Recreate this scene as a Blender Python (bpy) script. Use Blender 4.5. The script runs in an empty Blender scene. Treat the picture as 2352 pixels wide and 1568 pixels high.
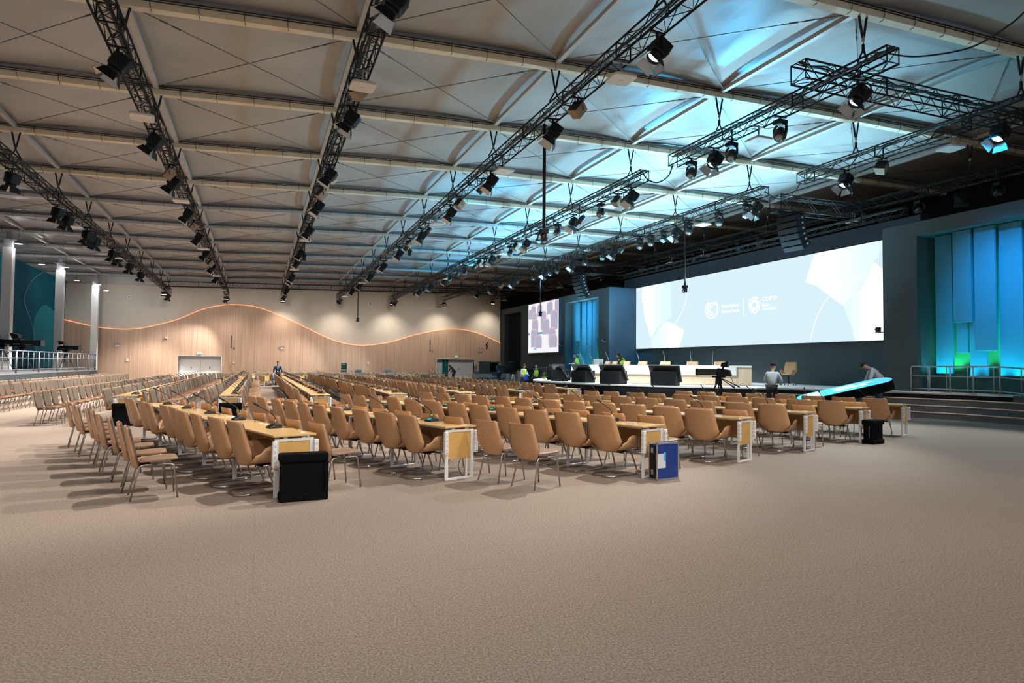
import bpy, bmesh, math, random
from mathutils import Vector, Matrix
random.seed(11)
D = bpy.data; SC = bpy.context.scene; COL = SC.collection
PI = math.pi; R = math.radians
sin, cos = math.sin, math.cos

# ------------------------------------------------------------------ helpers
class MB:
    def __init__(s): s.v = []; s.f = []; s.m = []; s.s = []
    def add(s, vs, fs, mi=0, sm=False, M=None):
        b = len(s.v)
        for p in vs:
            p = Vector(p); s.v.append(M @ p if M else p)
        for f in fs: s.f.append([b + i for i in f]); s.m.append(mi); s.s.append(sm)
        return s
    def box(s, x0, x1, y0, y1, z0, z1, mi=0, M=None):
        vs = [(x, y, z) for z in (z0, z1) for y in (y0, y1) for x in (x0, x1)]
        return s.add(vs, [(0, 2, 3, 1), (4, 5, 7, 6), (0, 1, 5, 4), (2, 6, 7, 3), (0, 4, 6, 2), (1, 3, 7, 5)], mi, False, M)
    def tube(s, pts, r, n=8, mi=0, closed=False, sm=True):
        pts = [Vector(p) for p in pts]; k = len(pts)
        rr = r if isinstance(r, (list, tuple)) else [r] * k
        def tan(i):
            if closed: t = pts[(i + 1) % k] - pts[i - 1]
            else: t = pts[min(i + 1, k - 1)] - pts[max(i - 1, 0)]
            return t.normalized() if t.length > 1e-9 else Vector((0, 0, 1))
        t = tan(0); a = Vector((0, 0, 1)) if abs(t.z) < .9 else Vector((1, 0, 0))
        nrm = t.cross(a).normalized(); vs = []
        for i in range(k):
            t = tan(i); nrm = (nrm - t * nrm.dot(t)).normalized(); bi = t.cross(nrm)
            for j in range(n):
                q = 2 * PI * (j + .5) / n
                vs.append(pts[i] + (nrm * cos(q) + bi * sin(q)) * rr[i])
        fs = []
        for i in range(k if closed else k - 1):
            for j in range(n):
                a0 = i * n + j; a1 = i * n + (j + 1) % n; b0 = ((i + 1) % k) * n + j; b1 = ((i + 1) % k) * n + (j + 1) % n
                fs.append((a0, a1, b1, b0))
        s.add(vs, fs, mi, sm)
        if not closed:
            b = len(s.v) - k * n
            s.f.append([b + j for j in reversed(range(n))]); s.m.append(mi); s.s.append(False)
            s.f.append([b + (k - 1) * n + j for j in range(n)]); s.m.append(mi); s.s.append(False)
        return s
    def bar(s, a, b, r, n=4, mi=0): return s.tube([a, b], r, n, mi, sm=n > 5)
    def lathe(s, prof, n=16, mi=0, M=None, sm=True):
        vs = []; fs = []; k = len(prof)
        for r, z in prof:
            for j in range(n): q = 2 * PI * j / n; vs.append((r * cos(q), r * sin(q), z))
        for i in range(k - 1):
            for j in range(n): fs.append((i * n + j, i * n + (j + 1) % n, (i + 1) * n + (j + 1) % n, (i + 1) * n + j))
        s.add(vs, fs, mi, sm, M)
        b = len(s.v) - k * n
        if prof[0][0] > 1e-4: s.f.append([b + j for j in reversed(range(n))]); s.m.append(mi); s.s.append(False)
        if prof[-1][0] > 1e-4: s.f.append([b + (k - 1) * n + j for j in range(n)]); s.m.append(mi); s.s.append(False)
        return s
    def prism(s, poly, d0, d1, mi=0, M=None):
        k = len(poly)
        ar = sum(poly[i][0] * poly[(i + 1) % k][1] - poly[(i + 1) % k][0] * poly[i][1] for i in range(k))
        if ar < 0: poly = poly[::-1]
        vs = [(x, y, d0) for x, y in poly] + [(x, y, d1) for x, y in poly]
        fs = [list(reversed(range(k))), list(range(k, 2 * k))] + [(i, (i + 1) % k, k + (i + 1) % k, k + i) for i in range(k)]
        return s.add(vs, fs, mi, False, M)
    def shell(s, P, nu, nv, t, mi=0, mi2=None, sm=True, rimi=None):
        """P(u,v), u in -1..1, v in 0..1; thickness t along the surface normal."""
        e = 1e-3; A = []; B = []
        for j in range(nv + 1):
            for i in range(nu + 1):
                u = -1 + 2 * i / nu; v = j / nv
                p = P(u, v); du = P(min(u + e, 1), v) - P(max(u - e, -1), v); dv = P(u, min(v + e, 1)) - P(u, max(v - e, 0))
                n = du.cross(dv); n = n.normalized() if n.length > 1e-12 else Vector((1, 0, 0))
                A.append(p); B.append(p + n * t)
        w = nu + 1; N = len(A)
        fa = [(j * w + i, j * w + i + w, j * w + i + w + 1, j * w + i + 1) for j in range(nv) for i in range(nu)]
        fb = [tuple(N + q for q in reversed(f)) for f in fa]
        rim = [i for i in range(w)] + [j * w + nu for j in range(1, nv + 1)] + [nv * w + i for i in reversed(range(nu))] + [j * w for j in reversed(range(1, nv))]
        fr = [(rim[i], rim[(i + 1) % len(rim)], N + rim[(i + 1) % len(rim)], N + rim[i]) for i in range(len(rim))]
        b = len(s.v)
        s.add(A + B, fa, mi, sm)
        for f in fb: s.f.append([b + q for q in f]); s.m.append(mi if mi2 is None else mi2); s.s.append(sm)
        for f in fr: s.f.append([b + q for q in f]); s.m.append(mi if rimi is None else rimi); s.s.append(False)
        return s
    def ball(s, c, rx, ry=None, rz=None, n=12, mi=0):
        ry = ry or rx; rz = rz or rx; k = n // 2
        prof = [(max(sin(PI * i / k), 1e-5), -cos(PI * i / k)) for i in range(k + 1)]
        return s.lathe(prof, n, mi, Matrix.Translation(c) @ Matrix.Diagonal((rx, ry, rz, 1)))
    def mesh(s, name, mats, bevel=0, seg=2):
        me = D.meshes.new(name); me.from_pydata([tuple(p) for p in s.v], [], s.f)
        for m in mats: me.materials.append(m)
        me.polygons.foreach_set('material_index', s.m); me.polygons.foreach_set('use_smooth', s.s)
        me.validate()
        bm = bmesh.new(); bm.from_mesh(me)
        bmesh.ops.recalc_face_normals(bm, faces=bm.faces)
        if bevel:
            ed = [e for e in bm.edges if len(e.link_faces) == 2 and e.calc_face_angle(0) > .6]
            bmesh.ops.bevel(bm, geom=ed, offset=bevel, segments=seg, affect='EDGES', profile=.5, clamp_overlap=True)
        bm.to_mesh(me); bm.free(); me.update()
        return me
    def build(s, name, mats, parent=None, bevel=0, seg=2, loc=None, rz=0):
        if not isinstance(mats, (list, tuple)): mats = [mats]
        o = D.objects.new(name, s.mesh(name, mats, bevel, seg)); COL.objects.link(o)
        if parent: o.parent = parent
        if loc is not None: o.location = loc
        if rz: o.rotation_euler = (0, 0, rz)
        return o

def tag(o, label=None, cat=None, group=None, kind=None):
    if label: o['label'] = label
    if cat: o['category'] = cat
    if group: o['group'] = group
    if kind: o['kind'] = kind
    return o
def thing(name, label, cat, loc=(0, 0, 0), rz=0, group=None):
    o = D.objects.new(name, None); COL.objects.link(o); o.empty_display_size = .1
    o.location = loc; o.rotation_euler = (0, 0, rz)
    return tag(o, label, cat, group)
KIDS = {}
def freeze(o):
    """remember a prototype's children so copying is fast"""
    KIDS[o.name] = [c for c in COL.objects if c.parent == o]
    for c in KIDS[o.name]: freeze(c)
    return o
def _cp(src, parent, key):
    c = src.copy(); COL.objects.link(c); c.parent = parent
    for k in KIDS.get(key, []): _cp(k, c, k.name)
    return c
def dup(proto, loc, rz, label, group=None):
    c = _cp(proto, None, proto.name); c.location = loc; c.rotation_euler = (0, 0, rz)
    c['label'] = label
    if group: c['group'] = group
    return c
class Proto:
    """first use moves the prototype itself, later uses copy it"""
    def __init__(s, o): s.o = freeze(o); s.used = False
    def put(s, loc, rz, label, group=None):
        if not s.used:
            s.used = True; o = s.o; o.location = loc; o.rotation_euler = (0, 0, rz); o['label'] = label
            if group: o['group'] = group
            return o
        return dup(s.o, loc, rz, label, group)
def struct(o, label=None, cat=None): return tag(o, label, cat, kind='structure')
_O = 'zeroth first second third fourth fifth sixth seventh eighth ninth tenth eleventh twelfth thirteenth fourteenth fifteenth sixteenth seventeenth eighteenth nineteenth'.split()
_T = {2: ('twentieth', 'twenty'), 3: ('thirtieth', 'thirty'), 4: ('fortieth', 'forty'), 5: ('fiftieth', 'fifty')}
def nth(n):
    if n < 20: return _O[n]
    a, b = divmod(n, 10)
    return _T[a][0] if b == 0 else _T[a][1] + '-' + _O[b]
def smooth(pts, k=6, closed=False):
    pts = [Vector(p) for p in pts]; n = len(pts); out = []
    for i in range(n if closed else n - 1):
        if closed: p0, p1, p2, p3 = pts[i - 1], pts[i], pts[(i + 1) % n], pts[(i + 2) % n]
        else: p0, p1, p2, p3 = pts[max(i - 1, 0)], pts[i], pts[i + 1], pts[min(i + 2, n - 1)]
        for j in range(k):
            t = j / k
            out.append(.5 * ((2 * p1) + (p2 - p0) * t + (2 * p0 - 5 * p1 + 4 * p2 - p3) * t * t + (3 * p1 - p0 - 3 * p2 + p3) * t ** 3))
    if not closed: out.append(pts[-1])
    return out
def fillet(pts, r, k=4):
    """round the corners of a polyline"""
    pts = [Vector(p) for p in pts]; out = [pts[0]]
    for i in range(1, len(pts) - 1):
        a, b, c = pts[i - 1], pts[i], pts[i + 1]
        d = min(r, (a - b).length * .48, (c - b).length * .48)
        p = b + (a - b).normalized() * d; q = b + (c - b).normalized() * d
        for j in range(k + 1):
            t = j / k; out.append(p * (1 - t) ** 2 + b * 2 * t * (1 - t) + q * t * t)
    out.append(pts[-1]); return out
def sstep(a, b, x):
    t = min(max((x - a) / (b - a), 0), 1); return t * t * (3 - 2 * t)
def look(M_loc, direction, up=(0, 0, 1)):
    """matrix whose -Z looks along direction"""
    d = Vector(direction).normalized(); z = -d; x = Vector(up).cross(z)
    if x.length < 1e-4: x = Vector((1, 0, 0))
    x.normalize(); y = z.cross(x)
    m = Matrix((x, y, z)).transposed().to_4x4(); m.translation = M_loc
    return m

# ------------------------------------------------------------------ materials
def mat(name, col, rough=.5, metal=0., noise=None, grain=None, bump=None, emit=None, es=1., rnd=0., spec=None, world=False, coat=0):
    m = D.materials.new(name); m.use_nodes = True; nt = m.node_tree; N = nt.nodes; L = nt.links
    b = N['Principled BSDF']; b.inputs['Roughness'].default_value = rough; b.inputs['Metallic'].default_value = metal
    if spec is not None: b.inputs['Specular IOR Level'].default_value = spec
    if coat: b.inputs['Coat Weight'].default_value = coat; b.inputs['Coat Roughness'].default_value = .2
    b.inputs['Base Color'].default_value = (*col, 1)
    if emit: b.inputs['Emission Color'].default_value = (*emit, 1); b.inputs['Emission Strength'].default_value = es
    def coord():
        if world: return N.new('ShaderNodeNewGeometry').outputs['Position']
        return N.new('ShaderNodeTexCoord').outputs['Object']
    last = None
    if noise or grain:
        tx = N.new('ShaderNodeTexNoise'); sc, amt = (noise or grain)[:2]
        tx.inputs['Scale'].default_value = sc; tx.inputs['Detail'].default_value = 4
        if grain:
            mp = N.new('ShaderNodeMapping'); mp.inputs['Scale'].default_value = grain[2]
            L.new(coord(), mp.inputs['Vector']); L.new(mp.outputs[0], tx.inputs['Vector'])
        else: L.new(coord(), tx.inputs['Vector'])
        rp = N.new('ShaderNodeValToRGB'); e = rp.color_ramp.elements
        e[0].position = .3; e[1].position = .7
        e[0].color = (*[c * (1 - amt) for c in col], 1); e[1].color = (*[min(c * (1 + amt), 1) for c in col], 1)
        L.new(tx.outputs['Fac'], rp.inputs[0]); last = rp.outputs[0]
        L.new(last, b.inputs['Base Color'])
    if rnd:
        oi = N.new('ShaderNodeObjectInfo'); hs = N.new('ShaderNodeHueSaturation')
        mr = N.new('ShaderNodeMapRange'); mr.inputs['To Min'].default_value = 1 - rnd; mr.inputs['To Max'].default_value = 1 + rnd
        L.new(oi.outputs['Random'], mr.inputs['Value']); L.new(mr.outputs[0], hs.inputs['Value'])
        if last: L.new(last, hs.inputs['Color'])
        else: hs.inputs['Color'].default_value = (*col, 1)
        L.new(hs.outputs[0], b.inputs['Base Color'])
    if bump:
        bt = N.new('ShaderNodeTexNoise'); bt.inputs['Scale'].default_value = bump[0]; bt.inputs['Detail'].default_value = 3
        L.new(coord(), bt.inputs['Vector']); bn = N.new('ShaderNodeBump'); bn.inputs['Strength'].default_value = bump[1]; bn.inputs['Distance'].default_value = bump[2]
        L.new(bt.outputs['Fac'], bn.inputs['Height']); L.new(bn.outputs[0], b.inputs['Normal'])
    return m
m_oak = mat('oak_veneer', (.51, .275, .132), .42, grain=(5, .13, (3, 3, 40)), rnd=.06)
m_oakedge = mat('ply_edge', (.16, .062, .034), .5)
m_taupe = mat('taupe_upholstery', (.072, .053, .037), .85, noise=(300, .15))
m_tan = mat('tan_leather', (.20, .118, .070), .5, noise=(40, .08), rnd=.05)
m_chrome = mat('chrome_tube', (.62, .61, .6), .16, 1.)
m_steel = mat('brushed_steel', (.42, .4, .38), .3, 1.)
m_beech = mat('beech_top', (.60, .38, .16), .17, spec=.75, grain=(3, .07, (4, 30, 30)), rnd=.03)
m_beechp = mat('beech_panel', (.56, .32, .10), .42, grain=(3, .08, (4, 30, 30)))
m_wht = mat('white_metal', (.66, .64, .62), .35, .0)
m_wplast = mat('white_plastic', (.72, .70, .69), .4)
m_black = mat('black_metal', (.006, .006, .007), .5, spec=.3)
m_blackp = mat('black_plastic', (.016, .017, .018), .35)
m_dark = mat('dark_cloth', (.012, .013, .015), .9, noise=(400, .5))
m_felt = mat('black_case_carpet', (.004, .004, .0045), .95, spec=.08, noise=(250, .6), bump=(400, .5, .004))
m_gray = mat('grey_metal', (.30, .30, .31), .45, .3)
m_lens = mat('lamp_glass', (.9, .9, .9), .2, emit=(1, .97, .92), es=10)
m_lensw = mat('warm_flood_glass', (.9, .9, .9), .2, emit=(1, .8, .55), es=25)
m_lensc = mat('cool_lamp_glass', (.9, .9, .9), .2, emit=(.85, .93, 1), es=5)
m_silver = mat('barn_door_inner', (.55, .56, .56), .35, .9)
m_teal_s = mat('teal_display', (.02, .1, .12), .2, emit=(.05, .42, .45), es=.55)
m_apl = mat('pale_plastic', (.62, .58, .54), .5)
m_brownbox = mat('tan_speaker_box', (.28, .19, .12), .6)
m_cordk = mat('black_cable', (.01, .01, .011), .5)

def carpet():
    m = D.materials.new('loop_carpet'); m.use_nodes = True; nt = m.node_tree; N = nt.nodes; L = nt.links
    b = N['Principled BSDF']; b.inputs['Roughness'].default_value = .95; b.inputs['Specular IOR Level'].default_value = .15
    g = N.new('ShaderNodeNewGeometry')
    mp = N.new('ShaderNodeMapping'); mp.inputs['Rotation'].default_value = (0, 0, .3); mp.inputs['Scale'].default_value = (1, .8, 1)
    L.new(g.outputs['Position'], mp.inputs[0])
    n1 = N.new('ShaderNodeTexNoise'); n1.inputs['Scale'].default_value = 75; n1.inputs['Detail'].default_value = 6; n1.inputs['Roughness'].default_value = .75; L.new(mp.outputs[0], n1.inputs['Vector'])
    r1 = N.new('ShaderNodeValToRGB'); e = r1.color_ramp.elements
    e[0].position = .36; e[0].color = (.128, .098, .082, 1); e[1].position = .64; e[1].color = (.365, .298, .248, 1)
    x = r1.color_ramp.elements.new(.5); x.color = (.240, .186, .150, 1)
    L.new(n1.outputs['Fac'], r1.inputs[0])
    n2 = N.new('ShaderNodeTexNoise'); n2.inputs['Scale'].default_value = .35; n2.inputs['Detail'].default_value = 4; L.new(g.outputs['Position'], n2.inputs['Vector'])
    mx = N.new('ShaderNodeMix'); mx.data_type = 'RGBA'; mx.blend_type = 'MULTIPLY'; mx.inputs['Factor'].default_value = .35
    L.new(r1.outputs[0], mx.inputs['A']); 
    r2 = N.new('ShaderNodeValToRGB'); r2.color_ramp.elements[0].position = .3; r2.color_ramp.elements[0].color = (.78, .76, .74, 1); r2.color_ramp.elements[1].position = .7
    L.new(n2.outputs['Fac'], r2.inputs[0]); L.new(r2.outputs[0], mx.inputs['B'])
    # faint seams of the carpet widths
    br = N.new('ShaderNodeTexBrick'); br.inputs['Scale'].default_value = .25; br.inputs['Mortar Size'].default_value = .0012; br.inputs['Color1'].default_value = br.inputs['Color2'].default_value = (1, 1, 1, 1)
    br.inputs['Mortar'].default_value = (.9, .88, .88, 1); L.new(g.outputs['Position'], br.inputs['Vector'])
    m2 = N.new('ShaderNodeMix'); m2.data_type = 'RGBA'; m2.blend_type = 'MULTIPLY'; m2.inputs['Factor'].default_value = 1
    L.new(mx.outputs['Result'], m2.inputs['A']); L.new(br.outputs['Color'], m2.inputs['B'])
    L.new(m2.outputs['Result'], b.inputs['Base Color'])
    bn = N.new('ShaderNodeBump'); bn.inputs['Strength'].default_value = .25; bn.inputs['Distance'].default_value = .003
    L.new(n1.outputs['Fac'], bn.inputs['Height']); L.new(bn.outputs[0], b.inputs['Normal'])
    return m
def membrane():
    m = D.materials.new('tent_membrane'); m.use_nodes = True; nt = m.node_tree; N = nt.nodes; L = nt.links
    b = N['Principled BSDF']; b.inputs['Roughness'].default_value = .42
    g = N.new('ShaderNodeNewGeometry')
    n0 = N.new('ShaderNodeTexNoise'); n0.inputs['Scale'].default_value = .5; n0.inputs['Detail'].default_value = 5; L.new(g.outputs['Position'], n0.inputs['Vector'])
    r = N.new('ShaderNodeValToRGB'); r.color_ramp.elements[0].color = (.315, .31, .305, 1); r.color_ramp.elements[1].color = (.385, .38, .375, 1)
    r.color_ramp.elements[0].position = .35; r.color_ramp.elements[1].position = .65
    L.new(n0.outputs['Fac'], r.inputs[0]); L.new(r.outputs[0], b.inputs['Base Color'])
    mp = N.new('ShaderNodeMapping'); mp.inputs['Scale'].default_value = (1.6, .7, 1); mp.inputs['Rotation'].default_value = (0, 0, .5); L.new(g.outputs['Position'], mp.inputs[0])
    n1 = N.new('ShaderNodeTexNoise'); n1.inputs['Scale'].default_value = 1.1; n1.inputs['Detail'].default_value = 4; n1.inputs['Distortion'].default_value = .4; L.new(mp.outputs[0], n1.inputs['Vector'])
    bn = N.new('ShaderNodeBump'); bn.inputs['Strength'].default_value = .22; bn.inputs['Distance'].default_value = .10
    L.new(n1.outputs['Fac'], bn.inputs['Height']); L.new(bn.outputs[0], b.inputs['Normal'])
    return m
def planks():
    m = D.materials.new('wood_batten_cladding'); m.use_nodes = True; nt = m.node_tree; N = nt.nodes; L = nt.links
    b = N['Principled BSDF']; b.inputs['Roughness'].default_value = .6
    g = N.new('ShaderNodeNewGeometry')
    mp = N.new('ShaderNodeMapping'); mp.inputs['Scale'].default_value = (1, 1, .015); L.new(g.outputs['Position'], mp.inputs[0])
    n = N.new('ShaderNodeTexNoise'); n.inputs['Scale'].default_value = 11; n.inputs['Detail'].default_value = 5; n.inputs['Roughness'].default_value = .7; L.new(mp.outputs[0], n.inputs['Vector'])
    r = N.new('ShaderNodeValToRGB'); e = r.color_ramp.elements; e[0].position = .34; e[0].color = (.40, .262, .185, 1); e[1].position = .64; e[1].color = (.60, .415, .305, 1)
    L.new(n.outputs['Fac'], r.inputs[0]); L.new(r.outputs[0], b.inputs['Base Color'])
    return m
m_carpet, m_membrane, m_planks = carpet(), membrane(), planks()
m_cream = mat('cream_wall', (.60, .55, .475), .8, noise=(1.5, .03), world=True)
m_tealwall = mat('teal_wall', (.004, .085, .125), .9, spec=.1, noise=(.6, .15), world=True)
m_tealwall2 = mat('teal_wall_light', (.02, .19, .235), .9, spec=.1)
m_wallgray = mat('stage_wall_grey', (.040, .055, .060), .7, noise=(2, .06), world=True)
m_header = mat('screen_header_navy', (.012, .018, .03), .6)
m_blackdrape = mat('black_drape', (.008, .008, .009), .95)
m_deck = mat('white_stage_deck', (.74, .74, .74), .5, noise=(3, .03), world=True)
m_fascia = mat('black_stage_fascia', (.010, .012, .015), .7, spec=.15)
m_stepgray = mat('step_carpet_grey', (.11, .115, .12), .85, noise=(60, .2), world=True)
m_copper = mat('copper_nosing', (.75, .50, .38), .5, .2)
m_slat = mat('slat_cyan_light_tint', (.06, .25, .36), .6, spec=.2)  # blue of the cyan lighting is put into the board colour
m_slatback = mat('slat_backing', (.22, .32, .26), .8)
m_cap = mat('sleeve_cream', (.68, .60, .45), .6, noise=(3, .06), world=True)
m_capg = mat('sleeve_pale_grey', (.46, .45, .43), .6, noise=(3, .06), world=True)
m_beamg = mat('beam_grey', (.34, .33, .33), .5, .3)
m_purlin = mat('purlin_alu', (.46, .43, .40), .5, .3)
m_rope = mat('wire_rope', (.12, .12, .125), .5, .5)
m_led = mat('orange_led_line', (1, .5, .3), .5, emit=(1, .32, .12), es=1.3)

# ------------------------------------------------------------------ camera
F_PX, PITCH, ROLL, YAW, EYE = 1523.47, .0346836, .00822111, .36517472, 1.6
xr = Vector((cos(YAW), -sin(YAW), 0)); yr = Vector((sin(YAW), cos(YAW), 0)); zz = Vector((0, 0, 1))
fw = yr * cos(PITCH) + zz * sin(PITCH); up = zz * cos(PITCH) - yr * sin(PITCH)
rt = xr * cos(ROLL) + up * sin(ROLL); up2 = up * cos(ROLL) - xr * sin(ROLL)
cam = D.cameras.new('camera'); co = D.objects.new('camera', cam); COL.objects.link(co)
mw = Matrix((rt, up2, -fw)).transposed().to_4x4(); mw.translation = (0, 0, EYE); co.matrix_world = mw
cam.sensor_width = 36; cam.lens = F_PX / 2352 * 36; cam.clip_end = 300; cam.clip_start = .05
SC.camera = co

# ------------------------------------------------------------------ the tent
PX = [-18.2, -12.9, -7.57, -2.83, 2.09, 7.28, 12.61, 18.01, 23.41, 29.0]
PZ = [9.05, 9.18, 9.24, 9.30, 9.49, 9.64, 9.68, 9.71, 9.66, 9.60]
FY = [.945 + 5 * k for k in range(0, 15)]
def roofz(x):
    if x <= PX[0]: return PZ[0]
    for i in range(len(PX) - 1):
        if x <= PX[i + 1]:
            t = (x - PX[i]) / (PX[i + 1] - PX[i]); return PZ[i] * (1 - t) + PZ[i + 1] * t
    return PZ[-1]
o = MB().box(-26, 34, -8, 76, -.15, 0).build('floor', m_carpet); struct(o, 'beige loop carpet covering the whole hall floor', 'floor')
mb = MB(); nx = 10; ny = 10
xs = []; ys = []
for i in range(len(PX) - 1): xs += [PX[i] + (PX[i + 1] - PX[i]) * k / nx for k in range(nx)]
xs.append(PX[-1])
for i in range(len(FY) - 1): ys += [FY[i] + 5 * k / ny for k in range(ny)]
ys.append(FY[-1])
vs = []
for y in ys:
    for x in xs:
        fy = (y - FY[0]) / 5; dy = abs(fy - round(fy)) * 2
        i = min(range(len(PX)), key=lambda q: abs(PX[q] - x)); dx = min(abs(x - PX[i]) / 2.6, 1)
        d = math.hypot(dx, dy)
        vs.append((x, y, roofz(x) + .16 + .09 * dy * (2 - dy) * .6 - .10 * math.exp(-(d / .22) ** 2) + .05 * dx * (2 - dx)))
w = len(xs)
mb.add(vs, [(j * w + i, j * w + i + 1, j * w + i + w + 1, j * w + i + w) for j in range(len(ys) - 1) for i in range(w - 1)], 0, True)
o = mb.build('ceiling', m_membrane); struct(o, 'off-white tensioned tent fabric roof with wrinkles', 'ceiling')
n = 0
for k in range(2, 14):
    y = FY[k]; n += 1
    mb = MB()
    for i in range(len(PX) - 1):
        a, b = PX[i], PX[i + 1]; za, zb = PZ[i], PZ[i + 1]
        for (y0, y1, h0, h1, mi) in ((-.11, .11, -.16, .06, 0), (-.06, .06, .06, .17, 1)):
            mb.add([(a, y + y0, za + h0), (b, y + y0, zb + h0), (b, y + y1, zb + h0), (a, y + y1, za + h0), (a, y + y0, za + h1), (b, y + y0, zb + h1), (b, y + y1, zb + h1), (a, y + y1, za + h1)],
                   [(0, 1, 2, 3), (4, 7, 6, 5), (0, 4, 5, 1), (1, 5, 6, 2), (2, 6, 7, 3), (3, 7, 4, 0)], mi)
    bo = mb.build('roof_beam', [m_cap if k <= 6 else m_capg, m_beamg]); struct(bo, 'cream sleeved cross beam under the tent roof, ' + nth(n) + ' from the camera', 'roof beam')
    mb = MB(); x = PX[0] + .4
    mb.tube([(q, y - .135, roofz(q) + .05) for q in PX], .014, 5); mb.tube([(q, y - .13, roofz(q) - .0) for q in PX], .012, 5)
    while x < PX[-1]:
        z = roofz(x); mb.tube([(x, y - .10, z + .10), (x - .02, y - .14, z + .02), (x - .02, y - .135, z - .10), (x, y - .08, z - .175), (x, y + .02, z - .18)], .008, 4); x += .92 + .1 * random.random()
    mb.build('cable_run', m_cordk, bo)
for i, x in enumerate(PX):
    z = PZ[i]; mb = MB()
    for k in range(2, 13):
        mb.box(x - .065, x + .065, FY[k] + .14, FY[k + 1] - .14, z - .03, z + .08)
    o = mb.build('roof_purlin', m_purlin); struct(o, 'grey metal roof purlin running the length of the hall, %s from the riser' % nth(i + 1), 'roof purlin')
for i in range(len(PX) - 1):
    x0, x1, z0, z1 = PX[i], PX[i + 1], PZ[i], PZ[i + 1]
    for s in (0, 1):
        a = Vector((x0 if s == 0 else x1, .2, (z0 if s == 0 else z1) + .02)); b = Vector((x1 if s == 0 else x0, 4.8, (z1 if s == 0 else z0) + .02))
        mb = MB().bar(a, b, .011, 5)
        for q in (.12, .17): p = a.lerp(b, q); mb.bar(p, a.lerp(b, q + .03), .022, 5)
        me = mb.mesh('bracing_cable', [m_rope])
        for k in range(2, 13):
            o = D.objects.new('bracing_cable', me); COL.objects.link(o); o.location = (0, FY[k], 0)
            struct(o, 'thin diagonal roof cable %s, %s bay across, %s bay from the camera' % ('rising to the riser side' if s else 'rising to the stage side', nth(i + 1), nth(k - 1)), 'roof cable')

def yz(name, pieces, m, label, cat='wall'):
    mb = MB()
    for q in pieces: mb.box(*q)
    return struct(mb.build(name, m), label, cat)
# back wall
WAVE = [(-16.2, 5.25), (-13.45, 4.64), (-10.67, 4.58), (-7.45, 5.45), (-4.87, 6.65), (-2.39, 7.14), (.18, 6.88), (3.46, 5.55), (6.86, 3.98), (9.48, 3.43), (12.61, 3.74), (15.84, 4.72), (19.43, 5.34), (22.16, 5.06), (25.22, 3.92), (26.4, 3.4)]
wv = [(p.x, p.z) for p in smooth([(x, 0, z) for x, z in WAVE], 8)]; wv = [q for q in wv if q[0] < 25.1] + [(25.15, 3.95)]
MXZ = Matrix(((1, 0, 0, 0), (0, 0, 1, 0), (0, 1, 0, 0), (0, 0, 0, 1)))      # (x,y,d) -> (x,d,y)
notch = [(25.15, 0), (22.1, 0), (22.1, 2.1), (17.9, 2.1), (17.9, 0), (-3.3, 0), (-3.3, 2.14), (-7.0, 2.14), (-7.0, 0), (-16.2, 0)]
o = MB().prism([(-16.2, 8.55), (25.15, 9.22)] + notch, 69.5, 69.75, 0, MXZ).build('wall_back', m_cream); struct(o, 'cream upper end wall above the wavy wood cladding', 'wall')
o = MB().prism(wv + notch, 69.36, 69.5, 0, MXZ).build('wall_back_cladding', m_planks); struct(o, 'wavy topped vertical wood cladding on the end wall', 'wall cladding')
o = MB().tube([(x, 69.34, z + .02) for x, z in wv], .03, 6).build('trim_1', m_led); struct(o, 'glowing orange light line along the wavy cladding top', 'light strip')
yz('wall_back_drape', [(25.15, 29.2, 69.4, 69.7, 0, 10)], m_blackdrape, 'black drape beyond the end of the cream wall')
o = MB().box(-18.3, 26.4, 69.8, 70.0, 8.4, 10.2).build('wall_back_gable', m_purlin); struct(o, 'grey tent gable strip above the end wall', 'wall')
m_doorw = mat('white_door', (.78, .78, .79), .5)
for n, (x0, x1, h) in enumerate(((-7.0, -3.3, 2.14), (17.9, 22.1, 2.1))):
    mb = MB(); dp = .7
    mb.box(x0 - .05, x0, 69.34, 69.4 + dp, 0, h + .05).box(x1, x1 + .05, 69.34, 69.4 + dp, 0, h + .05).box(x0 - .05, x1 + .05, 69.34, 69.4 + dp, h, h + .05).box(x0, x1, 69.4 + dp, 69.5 + dp, 0, h, 0)
    o = mb.build('door_%d_frame' % (n + 1), m_doorw); struct(o, 'white recessed door reveal in the wood end wall, %s one' % ('riser side' if n == 0 else 'stage side'), 'door frame')
    yb = 69.38 + dp
    if n == 0:
        for a, b, hx in ((x0 + .03, -5.18, -5.95), (-5.12, x1 - .03, -4.35)):
            d = MB().box(a, b, yb - .05, yb, .01, h - .05).build('door_1_leaf', m_doorw, bevel=.01); struct(d, 'white double door leaf %s' % ('with handle near its middle seam' if a < -6 else 'on the stage side of the seam'), 'door')
            MB().box(hx - .02, hx + .02, yb - .11, yb - .05, .95, 1.15).build('door_handle', m_black, d)
    else:
        d = MB().box(x0 + 1.5, x1 - .05, yb - .05, yb, .01, h - .05).build('door_2_leaf', m_doorw, bevel=.01); struct(d, 'white door leaf beside the open teal door', 'door')
        MB().box(20.5, 20.55, yb - .11, yb - .05, .95, 1.15).build('door_handle', m_black, d)
        d = MB().box(-.03, .03, 0, .75, .01, h - .06).build('door_2_open_leaf', m_tealwall2, loc=(x0 + .95, 69.3, 0)); struct(d, 'teal door leaf standing open in the white doorway', 'door')
        o = MB().box(x0 + .8, x0 + 1.45, yb - .04, yb + .01, 0, h - .05).build('door_2_passage', m_tealwall2); struct(o, 'teal passage seen through the open doorway', 'doorway')
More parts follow.
